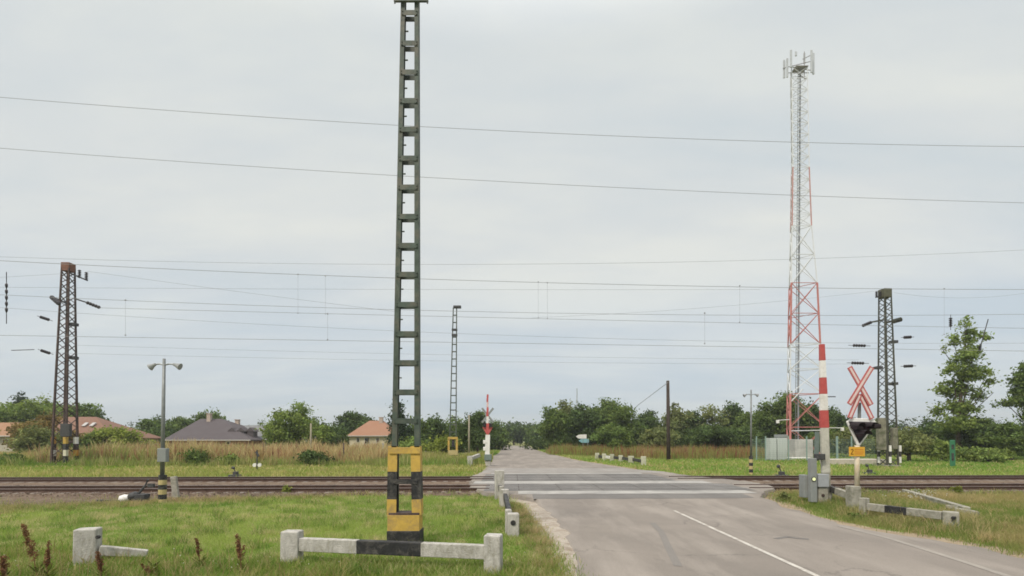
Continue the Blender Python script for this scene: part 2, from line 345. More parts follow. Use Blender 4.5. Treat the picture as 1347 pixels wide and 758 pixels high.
# painted lines
LINEP = mat('worn_road_paint', (.50, .47, .42), .15, .8, 9, dirt=(.27, .235, .20), dirt_amt=.8)
FAINTP = mat('faded_road_paint', (.29, .26, .225), .12, .85, 4, dirt=(.24, .22, .20), dirt_amt=.9)
def line(name, pts, wd, m_, dz=.006):
    P = [Gr(*p) for p in pts]; Q = []
    for a, c in zip(P[:-1], P[1:]):
        for k in range(8): Q.append(a.lerp(c, k / 8))
    Q.append(P[-1]); vs_ = []
    for i, p in enumerate(Q):
        d = (Q[min(i + 1, len(Q) - 1)] - Q[max(i - 1, 0)]); d.z = 0; d.normalize(); s_ = Vector((d.y, -d.x, 0)) * wd / 2
        for q in (p - s_, p + s_): vs_.append((q.x, q.y, zr(q.y) + dz))
    b = MB(); b.add(vs_, [(2 * i, 2 * i + 1, 2 * i + 3, 2 * i + 2) for i in range(len(Q) - 1)]); return tag(b.build(name, m_), kind='structure')
line('road_centre_line', [(1100, 769.5), (1075, 758), (1010, 728.3), (950, 700.8), (887, 672)], .105, LINEP)
line('road_edge_line', [(1400, 785), (1322, 757), (1267, 739), (1213, 722), (1175, 710), (1140, 701), (1104, 692)], .15, FAINTP)
SKID = asphalt('skid_rubber', (.15, .14, .13), (.16, .15, .14), (.18, .165, .15))
line('skid_mark', [(1064, 709.5), (1050, 708.5), (1035, 706.5), (1020, 709)], .13, SKID, .005)
line('skid_mark', [(892, 745), (880, 722), (870, 700), (858, 688)], .16, asphalt('tyre_smear', (.20, .183, .165), (.19, .175, .16), (.215, .195, .175)), .005)

# ------------------------------------------------------------ railway tracks
RAILM = mat('rail_steel', (.075, .043, .030), .3, .75, 3, dirt=(.10, .065, .05), dirt_amt=.5)
RAILTOP = mat('rail_head_steel', (.42, .40, .39), .15, .35, 3, metal=.6)
SLP = mat('concrete_sleeper', (.22, .19, .16), .3, .95, 3, dirt=(.12, .09, .075), dirt_amt=.8)
def track(y0, zb, label):
    t = thing('railway_track', label, 'railway track', (0, y0, 0), math.atan(SL), 'railway tracks')
    prof = [(-.07, 0), (.07, 0), (.07, .02), (.012, .04), (.012, .11), (.036, .12), (.036, .16), (-.036, .16), (-.036, .12), (-.012, .11), (-.012, .04), (-.07, .02)]
    for yy in (0, 1.5):
        for seg in ((-75, -1.0), (10.6 if y0 < 25 else 9.1, 80)):
            b = MB(); n = len(prof)
            vs_ = [(seg[0], yy + a, zb + z) for a, z in prof] + [(seg[1], yy + a, zb + z) for a, z in prof]
            b.add(vs_, [tuple(range(n)), tuple(reversed(range(n, 2 * n)))]); 
            for k in range(n):
                b.cur = 1 if k == 6 else 0
                b.add([vs_[k], vs_[(k + 1) % n], vs_[n + (k + 1) % n], vs_[n + k]], [(0, 1, 2, 3)])
            b.build('rail', [RAILM, RAILTOP], t)
        b = MB(); b.box((4.5, yy, .2025), (13 if y0 < 25 else 11, .065, .012)); b.build('crossing_rail', RAILTOP, t)
    for x0, x1 in ((-60, -1.2), (10.8, 70)):
        b = MB(); x = x0
        while x < x1:
            b.box((x, .75 + random.uniform(-.03, .03), zb - .035), (.26, 2.45, .10)); x += .62
        b.build('sleeper_row', SLP, t, bevel=.015, segs=1)
    return t
track(TN, .075, 'brown railway track nearest the road sign and grass, running across the crossing')
track(TF, .09, 'brown railway track farther from the camera, in front of the tall weeds')
b = MB(); b.bar((35, TF + SL * 35 + 4.6, .17), (62, TF + SL * 62 + 3.7, .17), .07, .15); tag(b.build('siding_rail', RAILM), 'short dark rail lying beyond the far track at the right edge', 'rail')

# ------------------------------------------------------------ concrete guard rails
def conc_post(root, p, hgt, wx=.30, wy=.26, rz=0, m_=CONCW, hole=None, name='post'):
    b = MB(); b.box((p[0], p[1], hgt / 2 - .1), (wx, wy, hgt + .2), rz)
    o = b.build(name, m_, root, bevel=.028, segs=3)
    if hole:
        s = MB(); c = Matrix.Rotation(rz, 3, 'Z') @ Vector((hole[0], -wy / 2 - .004, 0)); s.tube([(p[0] + c.x, p[1] + c.y - .002, hgt - hole[1] - .05), (p[0] + c.x, p[1] + c.y - .002, hgt - hole[1] + .05)], .04, 10)
        # shallow dark socket ring
        s.build('beam_socket', BLACKP, o if False else root)
    return o
pl = G(384, 742); pr = G(649, 755)
gr = thing('concrete_guard_rail', 'white concrete guard rail with black middle beam in front of the green mast', 'guard rail', (pl.x, pl.y, 0), 0, 'concrete guard rails')
q = pr - pl; ang = math.atan2(q.y, q.x)
conc_post(gr, (0, 0), L(gr, 384, 698).z, .35, .26, ang + .12)
conc_post(gr, (q.x, q.y), at(649, 703, pr.y).z, .30, .26, ang)
za = L(gr, 397, 707).z; zb_ = L(gr, 397, 724).z
def guard_beam(root, a, c, z0, z1, th, segs):
    """segs: (t0, t1, material, name)"""
    d = (Vector(c) - Vector(a))
    for t0, t1, m_, nm in segs:
        p0 = Vector(a) + d * t0; p1 = Vector(a) + d * t1
        b = MB(); b.bar(p0 + Vector((0, 0, (z0 + z1) / 2)), p1 + Vector((0, 0, (z0 + z1) / 2)), th, abs(z1 - z0))
        b.build(nm, m_, root, bevel=.012)
dq = Vector((q.x, q.y, 0)); ln = dq.length
guard_beam(gr, Vector((0, 0, 0)), dq, za, zb_, .15, ((.17 / ln, .345, CONCW, 'beam'), (.345, .662, BLACKP, 'black_beam_section'), (.662, 1 - .14 / ln, CONCW, 'beam')))
# single post with a broken beam, left
p = G(115, 743)
g2 = thing('concrete_guard_rail', 'lone white concrete post with a broken beam sloping into the grass, far left', 'guard rail', (p.x, p.y, 0), 0, 'concrete guard rails')
conc_post(g2, (0, 0), L(g2, 115, 695).z, .37, .30, .35)
b = MB(); a = L(g2, 131, 724); c = L(g2, 194, 728, .35); b.bar(a, c, .15, .19, w2=.13, d2=.13); b.build('broken_beam', CONCW, g2, bevel=.015)
s = MB(); a = L(g2, 127.5, 707, -.17); s.tube([a, a + Vector((0, .05, 0))], .035, 10); s.build('socket', BLACKP, g2)
# road-side row left of the road
p = G(674, 705); g3 = thing('concrete_guard_rail', 'row of three chipped white concrete posts with dark beams beside the left road edge', 'guard rail', (p.x, p.y, 0), 0, 'concrete guard rails')
conc_post(g3, (0.02, 0), L(g3, 674, 675).z, .28, .24, .1, CONCW)
conc_post(g3, (-.10, .26), L(g3, 669, 670, .26).z, .16, .20, .1, CONCW)
s = MB()
a = L(g3, 675, 688, -.135); s.tube([a, a + Vector((0, .05, 0))], .065, 12); s.build('socket', BLACKP, g3)
pB = G(664, 668) - p; conc_post(g3, (pB.x, pB.y), L(g3, 664, 643.5, pB.y).z, .26, .26, .2, CONCW)
conc_post(g3, (pB.x - .12, pB.y + .3), L(g3, 661, 640.5, pB.y).z, .14, .2, .2, CONCW)
yC = 20.4 - p.y; aC = L(g3, 657, 619, yC); conc_post(g3, (aC.x, yC), aC.z, .36, .26, .15, CONCW)
for s0, s1, z0 in (((-.05, .4), (pB.x + .02, pB.y - .15), .38), ((pB.x - .1, pB.y + .45), (aC.x + .03, yC - .14), .45)):
    b = MB(); b.bar((s0[0], s0[1], z0), (s1[0], s1[1], z0 + .03), .13, .2); b.build('dark_beam', BLACKP, g3, bevel=.012)
# right guard rail
pE = G(1251, 697); pS = G(1137, 681)
g4 = thing('concrete_guard_rail', 'grey concrete guard rail with one black section right of the road behind the verge grass', 'guard rail', (pE.x, pE.y, 0), 0, 'concrete guard rails')
dS = pS - pE; an = math.atan2(-dS.y, -dS.x)
conc_post(g4, (0, 0), L(g4, 1251, 673).z, .27, .34, an + math.pi / 2 + .5, CONC)
conc_post(g4, (dS.x, dS.y), L(g4, 1136, 655, dS.y).z, .2, .24, an, CONC)
z1 = L(g4, 1240, 674.5).z; z0 = L(g4, 1240, 685).z
guard_beam(g4, Vector((-.0, .0, 0)), dS, z0, z1, .16, ((.08, .46, CONC, 'beam'), (.46, .72, BLACKP, 'black_beam_section'), (.72, .95, CONC, 'beam')))
s = MB(); a = L(g4, 1256, 682, -.2); s.tube([a, a + Vector((.0, .06, 0))], .05, 10); s.build('socket', BLACKP, g4)
pF = G(1097, 662)
g5 = thing('concrete_guard_rail', 'low concrete beam with a black end between the barrier housing and the crossing sign', 'guard rail', (pF.x, pF.y, 0), 0, 'concrete guard rails')
a = L(g5, 1088, 641.5); c = L(g5, 1125, 655, -1.6)
b = MB(); b.bar(a, a.lerp(c, .36), .17, .22); b.build('black_beam_section', BLACKP, g5, bevel=.015)
b = MB(); b.bar(a.lerp(c, .36), c, .17, .24); b.build('beam', CONC, g5, bevel=.015)
b = MB(); b.box((a.x + .1, a.y + .1, .2), (.2, .2, .5)); b.build('post', CONC, g5, bevel=.02)
a = G(1190, 650); c = G(1272, 676)
b = MB(); d_ = c - a; b.bar((0, 0, .10), (d_.x, d_.y, .12), .2, .2)
o = b.build('fallen_concrete_beam', CONC, None, bevel=.02); o.location = (a.x, a.y, 0); tag(o, 'pale concrete beam lying in the grass behind the right guard rail', 'concrete beam')
a = G(1255, 681); c = G(1287, 683)
b = MB(); b.bar((0, 0, .18), (c.x - a.x, c.y - a.y, .10), .22, .26); b.bar((.0, 0.2, .3), (.35, .35, .25), .16, .12)
o = b.build('broken_concrete_piece', CONC, None, bevel=.03); o.location = (a.x, a.y, 0); tag(o, 'broken concrete block piece lying against the end post at the right', 'concrete block')
# far right row of white posts with black joints
pts = [(785.5, 605, 596), (794.5, 606, 597), (805, 607, 597.5), (816.5, 608, 599), (830, 610, 600), (846.5, 612.5, 600.5)]
base = G(846.5, 612.5)
g6 = thing('concrete_guard_rail', 'far row of short white posts with black beams beyond the tracks', 'guard rail', base, 0, 'concrete guard rails')
FARW = mat('yellowed_whitewash', (.50, .49, .38), .15, .9, 4, dirt=(.24, .25, .15), dirt_amt=.7)
prev = None
for i, (px, yb, yt) in enumerate(pts):
    pp = G(px, yb) - base; hh = at(px, yt, pp.y + base.y).z
    conc_post(g6, (pp.x, pp.y), hh, .40 if i != 4 else .5, .3, .2, FARW)
    if prev is not None:
        b = MB(); b.bar((prev.x + .2, prev.y, .4), (pp.x - .2, pp.y, .4), .16, .28); b.build('beam', BLACKP if i in (3, 4, 5, 1) else WHITEP, g6)
    prev = pp
for px, yb, yt, lb in ((747, 592, 587, 'small white marker post at the right road edge before the blue sign'), (761, 591.5, 587.5, 'low white marker block beside the blue direction sign')):
    a = G(px, yb); b = MB(); hh = at(px, yt, a.y).z; b.box((0, 0, hh / 2), (.5, .3, hh)); o = b.build('marker_post', WHITEP, None, bevel=.05); o.location = a; tag(o, lb, 'marker post')
a = G(618, 613.5)
g7 = thing('concrete_guard_rail', 'short white forked concrete post with a beam stub left of the far barrier', 'guard rail', a, 0, 'concrete guard rails')
conc_post(g7, (0, 0), L(g7, 618, 600).z, .45, .35, .1, CONCW)
b = MB(); b.bar(L(g7, 620, 603), L(g7, 630, 599, 2.2), .28, .3); b.build('beam', CONCW, g7, bevel=.02)

# ------------------------------------------------------------ main ladder mast
p = G(532, 721.5)
m1 = thing('ladder_mast', 'tall dark green ladder-like steel mast with yellow and black base', 'mast', (p.x, p.y, 0))
def leg_x(side, y): # pixel centre of each leg
    return (518.5 + (y - 600) * (-(530.0 - 518.5) / 590) if side < 0 else 548.5 + (y - 600) * ((548.5 - 548) / 590))
DEP = .13
ztop = L(m1, 540, -46).z
for sd_ in (-1, 1):
    for dy in (0, DEP):
        b = MB(); a = L(m1, leg_x(sd_, 590), 590); c = L(m1, leg_x(sd_, -46), -46)
        a.y += dy; c.y += dy
        b.bar((a.x, a.y, a.z), (c.x, c.y, c.z), .115, .03, up=(0, 1, 0), w2=.09)
        b.bar((a.x + sd_ * .052, a.y + (.03 if dy == 0 else -.03), a.z), (c.x + sd_ * .042, c.y + (.03 if dy == 0 else -.03), c.z), .014, .06, up=(0, 1, 0))
        b.build('leg', GREENP, m1)
yy = 554
ys = [554, 516, 477.5, 439.5, 401, 361.5, 323.5, 285.5, 247, 209, 171, 133.5, 96, 58, 18, -20]
for y in ys:
    xl_, xr_ = leg_x(-1, y), leg_x(1, y)
    a = L(m1, xl_, y); c = L(m1, xr_, y)
    for dy in (-.024, DEP + .024):
        b = MB(); b.bar((a.x - .02, dy, a.z), (c.x + .02, dy, c.z), .012, .115)
        for qx in (a.x, c.x):
            for qz in (-.03, .03): b.box((qx, dy - .012 if dy < 0 else dy + .012, a.z + qz), (.022, .016, .022))
        b.build('batten_plate', GREENP, m1)
    for xx in (a.x, c.x):
        b = MB(); b.bar((xx, 0.02, a.z), (xx, DEP - .02, a.z), .01, .12); b.build('side_plate', GREENP, m1)
for k, y in enumerate([40, 78, 115, 152, 190, 228, 266, 304, 342, 380, 420, 458, 497]):
    a = L(m1, leg_x(-1, y) + 4.5, y); b = MB(); b.tube([a + Vector((-.02, .03, 0)), a + Vector((.05, .03, 0))], .016, 6); b.build('climbing_bolt', GREENP, m1)
a = L(m1, 519, 4); c = L(m1, 564, 4); b = MB(); b.bar((a.x, -.06, a.z), (c.x, -.06, c.z), .05, .05)
for xx in (a.x + .02, c.x - .02): b.bar((xx, -.06, a.z - .06), (xx, -.06, a.z + .09), .03, .03)
b.build('crossarm', GREENP, m1)
# painted lower frame
for sd_ in (-1, 1):
    for y0, y1, m_ in ((587, 620.5, YELLOWP), (620.5, 657, BLACKP), (657, 678, YELLOWP)):
        x0 = (516.5 if sd_ < 0 else 546.5) + (600 - y0) * .02 * -sd_; x1 = (516.5 if sd_ < 0 else 546.5) + (600 - y1) * .02 * -sd_
        a = L(m1, x0, y0); c = L(m1, x1, y1)
        b = MB(); b.bar((a.x, .0, a.z), (c.x, .0, c.z), .205, .03, up=(0, 1, 0)); b.bar((a.x + sd_ * .09, .15, a.z), (c.x + sd_ * .09, .15, c.z), .02, .26, up=(0, 1, 0))
        b.build('painted_leg', m_, m1)
    a = L(m1, 520.5 if sd_ < 0 else 544, 590); c = L(m1, 520.5 if sd_ < 0 else 544, 678); b = MB(); b.bar((a.x, DEP, a.z), (c.x, DEP, c.z), .08, .04, up=(0, 1, 0)); b.build('rear_leg', BLACKP, m1)
def plate(root, x0, x1, y0, y1, dy, th, m_, nm, bevel=.004):
    a = L(root, x0, y0, dy); c = L(root, x1, y1, dy)
    b = MB(); b.box(((a.x + c.x) / 2, dy + th / 2, (a.z + c.z) / 2), (abs(c.x - a.x), th, abs(a.z - c.z))); return b.build(nm, m_, root, bevel=bevel)
plate(m1, 512, 553, 588.5, 597, -.045, .03, YELLOWP, 'top_plate')
plate(m1, 517, 549, 631, 637, -.03, .02, BLACKP, 'cross_plate')
plate(m1, 511, 551, 675, 678, -.06, .4, RUST, 'ledge')
plate(m1, 509.5, 551.5, 678, 699, -.075, .42, YELLOWP, 'yellow_footing')
plate(m1, 508.5, 552, 699, 721, -.12, .52, BLACKP, 'black_footing', .015)

# ------------------------------------------------------------ lattice catenary masts
def seg_lattice(b, pa, pb, n, wd, single=True):
    """pa, pb functions t->point for two legs; zigzag between"""
    for i in range(n):
        t0, t1 = i / n, (i + 1) / n
        if i % 2 == 0: b.bar(pa(t0), pb(t1), wd, wd * .5)
        else: b.bar(pb(t0), pa(t1), wd, wd * .5)
def pylon(px, pyb, pxt, pyt, wb, wt, rz, steel, capm, label, npan=13, lw_=.15):
    base = G(px, pyb); Y = base.y; Z = at(pxt, pyt, Y).z; rz += math.atan2(-base.y, -base.x); ca = math.cos(math.atan2(base.x, base.y))
    t = thing('catenary_mast', label, 'catenary mast', base, 0, 'lattice masts by the railway')
    sb = wb / F * Y / 2 * ca; st = wt / F * Y / 2 * ca; tip = at(pxt, pyt, Y).x - base.x
    cs = [(math.cos(rz + k * math.pi / 2), math.sin(rz + k * math.pi / 2)) for k in range(4)]
    def leg(k):
        def f(q): s_ = sb + (st - sb) * q; return Vector((cs[k][0] * s_ + tip * q, cs[k][1] * s_, Z * q))
        return f
    for k in range(4):
        b = MB(); b.bar(leg(k)(0), leg(k)(1), lw_, lw_, w2=lw_ * .7, d2=lw_ * .7); b.build('leg', steel, t)
    for k in range(4):
        b = MB(); a_, c_ = leg(k), leg((k + 1) % 4)
        lev = [0.0]
        for i in range(npan): lev.append(lev[-1] + 1.0 * (1 - .45 * i / npan))
        lev = [q / lev[-1] * .985 for q in lev]
        for i in range(npan):
            m0 = (lev[i] + lev[i + 1]) / 2
            b.bar(a_(lev[i]), c_(m0), lw_ * .5, .04); b.bar(c_(m0), a_(lev[i + 1]), lw_ * .5, .04)
        b.build('bracing', steel, t)
    b = MB(); b.box((tip, 0, Z - .35), (st * 1.7, st * 1.7, .75), rz + R(45)); b.build('head_box', capm, t, bevel=.03)
    b = MB(); b.box((0, 0, .0), (sb * 1.9, sb * 1.9, .3), rz + R(45)); b.build('foundation', CONC, t, bevel=.03)
    return t, leg, Z, sb
def insul(b, a, c, r=.14):
    r = r * .78
    a = Vector(a); c = Vector(c); d = c - a; ln = d.length
    prof = []; n = 5
    for i in range(n): prof += [(ln * (i + .05) / n, r * .35), (ln * (i + .3) / n, r), (ln * (i + .6) / n, r * .9), (ln * (i + .95) / n, r * .35)]
    b.lathe(a, prof, 8, d)
PL, leg, Z, sb = pylon(85, 613, 90, 347, 35, 17, R(5), RUST, mat('rusty_box', (.17, .085, .06), .25, .9, 6), 'rusty brown lattice mast on the left with a box on top and two cross arms')
b = MB(); b.bar(L(PL, 93, 360), L(PL, 115, 369), .12, .12); b.build('upper_arm', DSTEEL, PL)
for px in (104.5, 113.5):
    b = MB(); a = L(PL, px, 366 if px < 110 else 369); insul(b, a, a + Vector((0, 0, .75)), .18); b.build('pin_insulator', INSUL, PL)
b = MB(); b.bar(L(PL, 98, 393), L(PL, 114, 398), .12, .12); b.build('right_arm', DSTEEL, PL)
b = MB(); insul(b, L(PL, 114, 398), L(PL, 132, 405), .2); b.build('insulator', INSUL, PL)
b = MB(); b.bar(L(PL, 74, 393), L(PL, 92, 401), .14, .14); b.build('left_arm', DSTEEL, PL)
b = MB(); insul(b, L(PL, 68, 391), L(PL, 78, 400, -1), .26); b.build('insulator', INSUL, PL)
for y in (427, 471):
    b = MB(); b.box(L(PL, 97, y), (.5, .5, .25)); b.build('wire_bracket', DSTEEL, PL)
for k, px in enumerate((70.5, 86.5, 100)):
    for j, (y0, y1) in enumerate(((575, 584), (584, 592), (592, 600), (600, 609))):
        dy = -sb * .75 if px == 86.5 else 0; a = L(PL, px, y0, dy); c = L(PL, px, y1, dy)
        b = MB(); b.box((a.x, dy, (a.z + c.z) / 2), (.26, .26, abs(a.z - c.z) * .98)); b.build('painted_band', (YELLOWP, BLACKP, mat('cream_paint', (.55, .52, .40), .1), BLACKP)[j] if k == 1 else (mat('orange_paint', (.5, .26, .06), .1), RUST, WHITEP, RUST)[(j + k) % 4], PL)
b = MB(); a = L(PL, 87, 566, -1.1); b.box((a.x, -1.1, a.z), (.8, .3, 1.1)); b.build('switch_box', DSTEEL, PL, bevel=.03)
PR, leg, Z, sbr = pylon(1168, 614, 1164, 381, 27, 16, R(-4), PYG, mat('mossy_box', (.09, .09, .06), .3, .9, 6), 'greenish lattice mast on the right with a box on top and two cross arms', 13, .115)
b = MB(); b.bar(L(PR, 1152, 391), L(PR, 1164, 389), .12, .12); b.build('upper_arm', DSTEEL, PR)
for px in (1153, 1158):
    b = MB(); a = L(PR, px, 391); insul(b, a, a + Vector((0, 0, .5)), .14); b.build('pin_insulator', INSUL, PR)
b = MB(); b.bar(L(PR, 1162, 421), L(PR, 1146, 424), .13, .13); b.build('left_arm', PYG, PR)
b = MB(); insul(b, L(PR, 1146, 424), L(PR, 1134, 429), .19); b.build('insulator', INSUL, PR)
b = MB(); b.bar(L(PR, 1164, 425), L(PR, 1180, 421), .2, .16); b.build('right_arm', PYG, PR)
b = MB(); insul(b, L(PR, 1175, 423, -1), L(PR, 1186, 420, -1), .26); b.build('insulator', PYG, PR)
for y in (450, 484, 505):
    b = MB(); b.box(L(PR, 1175 if y != 484 else 1155, y), (.5, .5, .22)); b.build('wire_bracket', DSTEEL, PR)
b = MB(); a = L(PR, 1159, 571, -.8); b.box((a.x, -.8, a.z), (.62, .4, 2.7)); b.build('cable_shaft', mat('beige_shaft', (.19, .18, .135), .4, .8, 3, dirt=(.07, .08, .04), dirt_amt=.8), PR, bevel=.04)
b = MB(); a = L(PR, 1176, 577, -.5); b.box((a.x, -.5, a.z), (.4, .4, 1.8)); b.build('cable_shaft', mat('beige_shaft', (.19, .18, .135), .4, .8, 3, dirt=(.07, .08, .04), dirt_amt=.8), PR, bevel=.04)
for px in (1156, 1171, 1184):
    for j, (y0, y1) in enumerate(((586, 594), (594, 601), (601, 609))):
        dy = -1.0 if px == 1171 else -.2; a = L(PR, px, y0, dy); c = L(PR, px, y1, dy); b = MB(); b.tube([(a.x, dy, c.z), (a.x, dy, a.z)], .10, 8); b.build('painted_band', WHITEP if j != 1 else BLACKP, PR)

# far thin ladder mast with lamp
p = G(595.5, 606); t = thing('lamp_mast', 'slender dark ladder mast with a lamp on top beyond the tracks', 'mast', p)
for sd_ in (-1, 1):
    a = L(t, 595.5 + sd_ * 4.3, 590); c = L(t, 598.5 + sd_ * 2.2, 405); b = MB(); b.bar(a, c, .11, .11, up=(0, 1, 0)); b.build('leg', GREENP, t)
for i in range(18):
    y = 578 - i * 9.6; q = (590 - y) / 185; xm = 595.5 + 3 * q; hw = 4.3 - 2.1 * q
    b = MB(); b.bar(L(t, xm - hw, y), L(t, xm + hw, y), .06, .12); b.build('rung', GREENP, t)
b = MB(); a = L(t, 601.5, 404); b.box(a, (.85, .4, .28)); b.build('lamp_head', DSTEEL, t, bevel=.05)
for y in (434, 441):
    b = MB(); b.box(L(t, 598, y), (.6, .3, .22)); b.build('clamp', DSTEEL, t)
for px in (590.2, 600.8): plate(t, px - 1.3, px + 1.3, 578, 592.5, -.1, .2, YELLOWP, 'painted_leg')
plate(t, 589, 602, 575, 578, -.13, .2, YELLOWP, 'top_plate'); plate(t, 594, 598, 578, 588, .0, .15, BLACKP, 'black_panel')
plate(t, 589.5, 602, 592.5, 599, -.15, .6, mat('dull_yellow', (.42, .34, .16), .15), 'yellow_footing'); plate(t, 587.5, 603, 599, 606, -.2, .8, BLACKP, 'black_footing')

# ------------------------------------------------------------ loudspeaker / lamp posts with two arms
def two_arm_post(px, pyb, pyt, arms, label, rpole, stripes, box):
    base = G(px[1], pyb); t = thing('two_arm_lamp_post', label, 'lamp post', base, 0, 'two-armed lamp posts by the tracks')
    b = MB(); b.tube([L(t, px[1], stripes[0]), L(t, (px[0] + px[1]) / 2, (pyt + stripes[0]) / 2), L(t, px[0], pyt)], [rpole * 1.2, rpole, rpole * .8], 10); b.build('pole', STEEL, t, smooth=True)
    n = 6; z0 = L(t, px[1], stripes[0]).z
    for i in range(n):
        b = MB(); b.tube([(0, 0, z0 * i / n), (0, 0, z0 * (i + 1) / n)], rpole * 2.2, 12); b.build('painted_band', BLACKP if i % 2 else mat('dull_yellow', (.42, .34, .16), .15), t)
    for s_, (x1, y1, x2, y2) in arms:
        a = L(t, px[0], arms[0][1][1] + 1); c = L(t, x1, y1); e_ = L(t, x2, y2)
        b = MB(); b.tube([a, a.lerp(c, .5) + Vector((0, 0, .03)), c], rpole * .45, 6); b.build('arm', STEEL, t)
        b = MB(); b.lathe(c.lerp(e_, -.1), [(0, rpole * .8), ((e_ - c).length * .4, rpole * 1.1), ((e_ - c).length, rpole * 2.1)], 10, e_ - c); b.build('horn', mat('grey_horn', (.28, .29, .29), .15), t)
    if box:
        x0, x1, y0, y1 = box; plate(t, x0, x1, y0, y1, -.2, .2, GREYBOX, 'box', .02)
    return t
two_arm_post((216, 213.5), 663, 472, ((0, (204, 479.5, 196.5, 484)), (1, (229, 479.5, 238, 483))), 'grey two-armed post with a grey box and striped foot in front of the left tracks', .062, (625, 663), (206.5, 218, 590, 608))
two_arm_post((988, 988), 626, 513, ((0, (982, 519, 978, 521)), (1, (993.5, 519, 997.5, 520.5))), 'smaller grey two-armed post with a striped foot right of the road beyond the tracks', .055, (600, 626), (None))
a = G(230, 655); b = MB(); b.box((0, 0, .42), (.24, .12, .9), M=Matrix.Rotation(R(-8), 3, 'Y')); b.box((-.12, .05, .42), (.05, .1, .8)); o = b.build('concrete_marker', CONC, None, bevel=.02); o.location = a; tag(o, 'leaning grey concrete marker slab beside the striped post foot', 'marker')

# point levers
def lever(px, pyb, pyt, label, s_=1, weight=True):
    base = G(px, pyb, .05); t = thing('point_lever', label, 'point lever', base, 0, 'hand levers of the track points'); hgt = L(t, px, pyt).z
    b = MB(); b.box((0, 0, .06), (.7 * s_, .4, .12)); b.box((.05 * s_, 0, .2), (.25 * s_, .3, .22)); b.build('base', DSTEEL, t, bevel=.02)
    b = MB(); b.tube([(.05, 0, .2), (-.02 * s_, 0, hgt * .6), (-.12 * s_, 0, hgt)], .03 * s_, 8); b.build('rod', DSTEEL, t)
    b = MB(); b.lathe((-.12 * s_ - .09, 0, hgt - .05), [(0, .05), (.03, .1 * s_), (.14, .1 * s_), (.18, .05)], 10, (1, 0, -.3)); b.build('weight', DSTEEL, t)
    return t
lever(1027, 627, 612, 'small black point lever in the grass behind the far track, left of the barrier', 1.1)
lever(1143, 624, 611, 'small black point lever beyond the tracks right of the crossing sign', .9)
lever(309, 627, 614, 'small black point lever behind the far track on the left', .9)
p = G(172, 661); t = thing('points_machine', 'white-ended dark points lever lying in front of the near left track', 'points lever', p)
b = MB(); b.lathe((-.45, 0, .10), [(0, .05), (.06, .14), (.2, .17), (.36, .13), (.42, .05)], 12, (1, .2, .15)); b.build('counterweight', WHITEP, t, smooth=True)
b = MB(); b.lathe((-.1, 0, .18), [(0, .08), (.1, .16), (.26, .17), (.36, .1)], 10, (1, .3, .3)); b.box((.3, .1, .16), (.5, .35, .3)); b.build('gearbox', DSTEEL, t, bevel=.02)
b = MB(); b.tube([(.2, .1, .3), (.42, .15, .6), (.5, .2, .85)], .045, 8); b.box((.62, .2, .62), (.22, .12, .14)); b.build('lever', DSTEEL, t)
b = MB(); b.bar((-.2, 0, .04), (-1.4, .2, .04), .12, .08); b.build('rod', DSTEEL, t)
p = G(338, 619); t = thing('point_indicator', 'thin black point indicator with small white lamps in front of the tall weeds', 'point indicator', p)
b = MB(); b.tube([(0, 0, 0), (0, 0, L(t, 338, 592).z)], .05, 8); b.build('post', DSTEEL, t)
for px in (334.5, 341):
    b = MB(); b.lathe(L(t, px, 612, -.1), [(0, .14), (.1, .14)], 10, (0, 1, 0)); b.build('lamp', WHITEP, t)
b = MB(); b.tube([L(t, 340, 601), L(t, 337, 594)], .1, 8); b.build('head', DSTEEL, t)

# ------------------------------------------------------------ right barrier
p = G(1076, 663); BR = thing('level_crossing_barrier', 'raised red and white barrier boom with grey housing at the right of the near road', 'barrier', p, 0, 'level crossing barriers')
bands = [(453, 474.5, REDP), (474.5, 497, WHITEP), (497, 518.5, REDP), (518.5, 540, WHITEP), (540, 563, REDP), (563, 622, mat('grimy_white_paint', (.47, .46, .40), .12, .6, 4, dirt=(.30, .29, .23), dirt_amt=.7)), (622, 660, CONC)]
def bx(y): return 1081 + (y - 453) * 6.0 / 200, 3.4 + (y - 453) * 3.0 / 110 if y < 563 else 6.2
for y0, y1, m_ in bands:
    (xa, wa), (xb, wb) = bx(y0), bx(y1)
    if y0 >= 563: wa = 5.6; wb = 6.0
    a = L(BR, xa, y0); c = L(BR, xb, y1); k = p.y / F * 2
    b = MB(); b.bar(c, a, wb * k * .88, .12, up=(0, 1, 0), w2=wa * k * .88); b.build('boom_band', m_, BR, bevel=.012)
plate(BR, 1066.5, 1075.5, 603, 661, -.3, .22, GREYBOX, 'drive_column', .02)
plate(BR, 1076.5, 1091, 624, 641, -.26, .42, mat('light_cabinet', (.30, .315, .33), .1), 'cabinet', .02)
plate(BR, 1057.5, 1065, 625, 655, -.05, .35, GREYBOX, 'side_cabinet', .02)
plate(BR, 1077, 1090, 641, 663, -.2, .3, CONC, 'foot_block', .02)
b = MB(); a = L(BR, 1083, 652, -.22); b.tube([a, a + Vector((0, .04, 0))], .06, 10); b.build('socket', RUST, BR)
LAMP = bpy.data.materials.new('lit_lamp'); LAMP.use_nodes = True; q_ = LAMP.node_tree.nodes['Principled BSDF']; q_.inputs['Base Color'].default_value = (.6, .62, .35, 1); q_.inputs['Emission Color'].default_value = (.9, 1, .5, 1); q_.inputs['Emission Strength'].default_value = .35
b = MB(); a = L(BR, 1071, 630.5, -.33); b.tube([a, a + Vector((0, .04, 0))], .06, 14); b.build('warning_lamp', LAMP, BR)
b = MB(); b.tube([a + Vector((0, .012, 0)), a + Vector((0, .05, 0))], .09, 14); b.build('lamp_rim', DSTEEL, BR)
b = MB(); a = L(BR, 1078, 601, -.1); b.box(a, (.3, .25, .22)); b.build('hinge', DSTEEL, BR, bevel=.02)
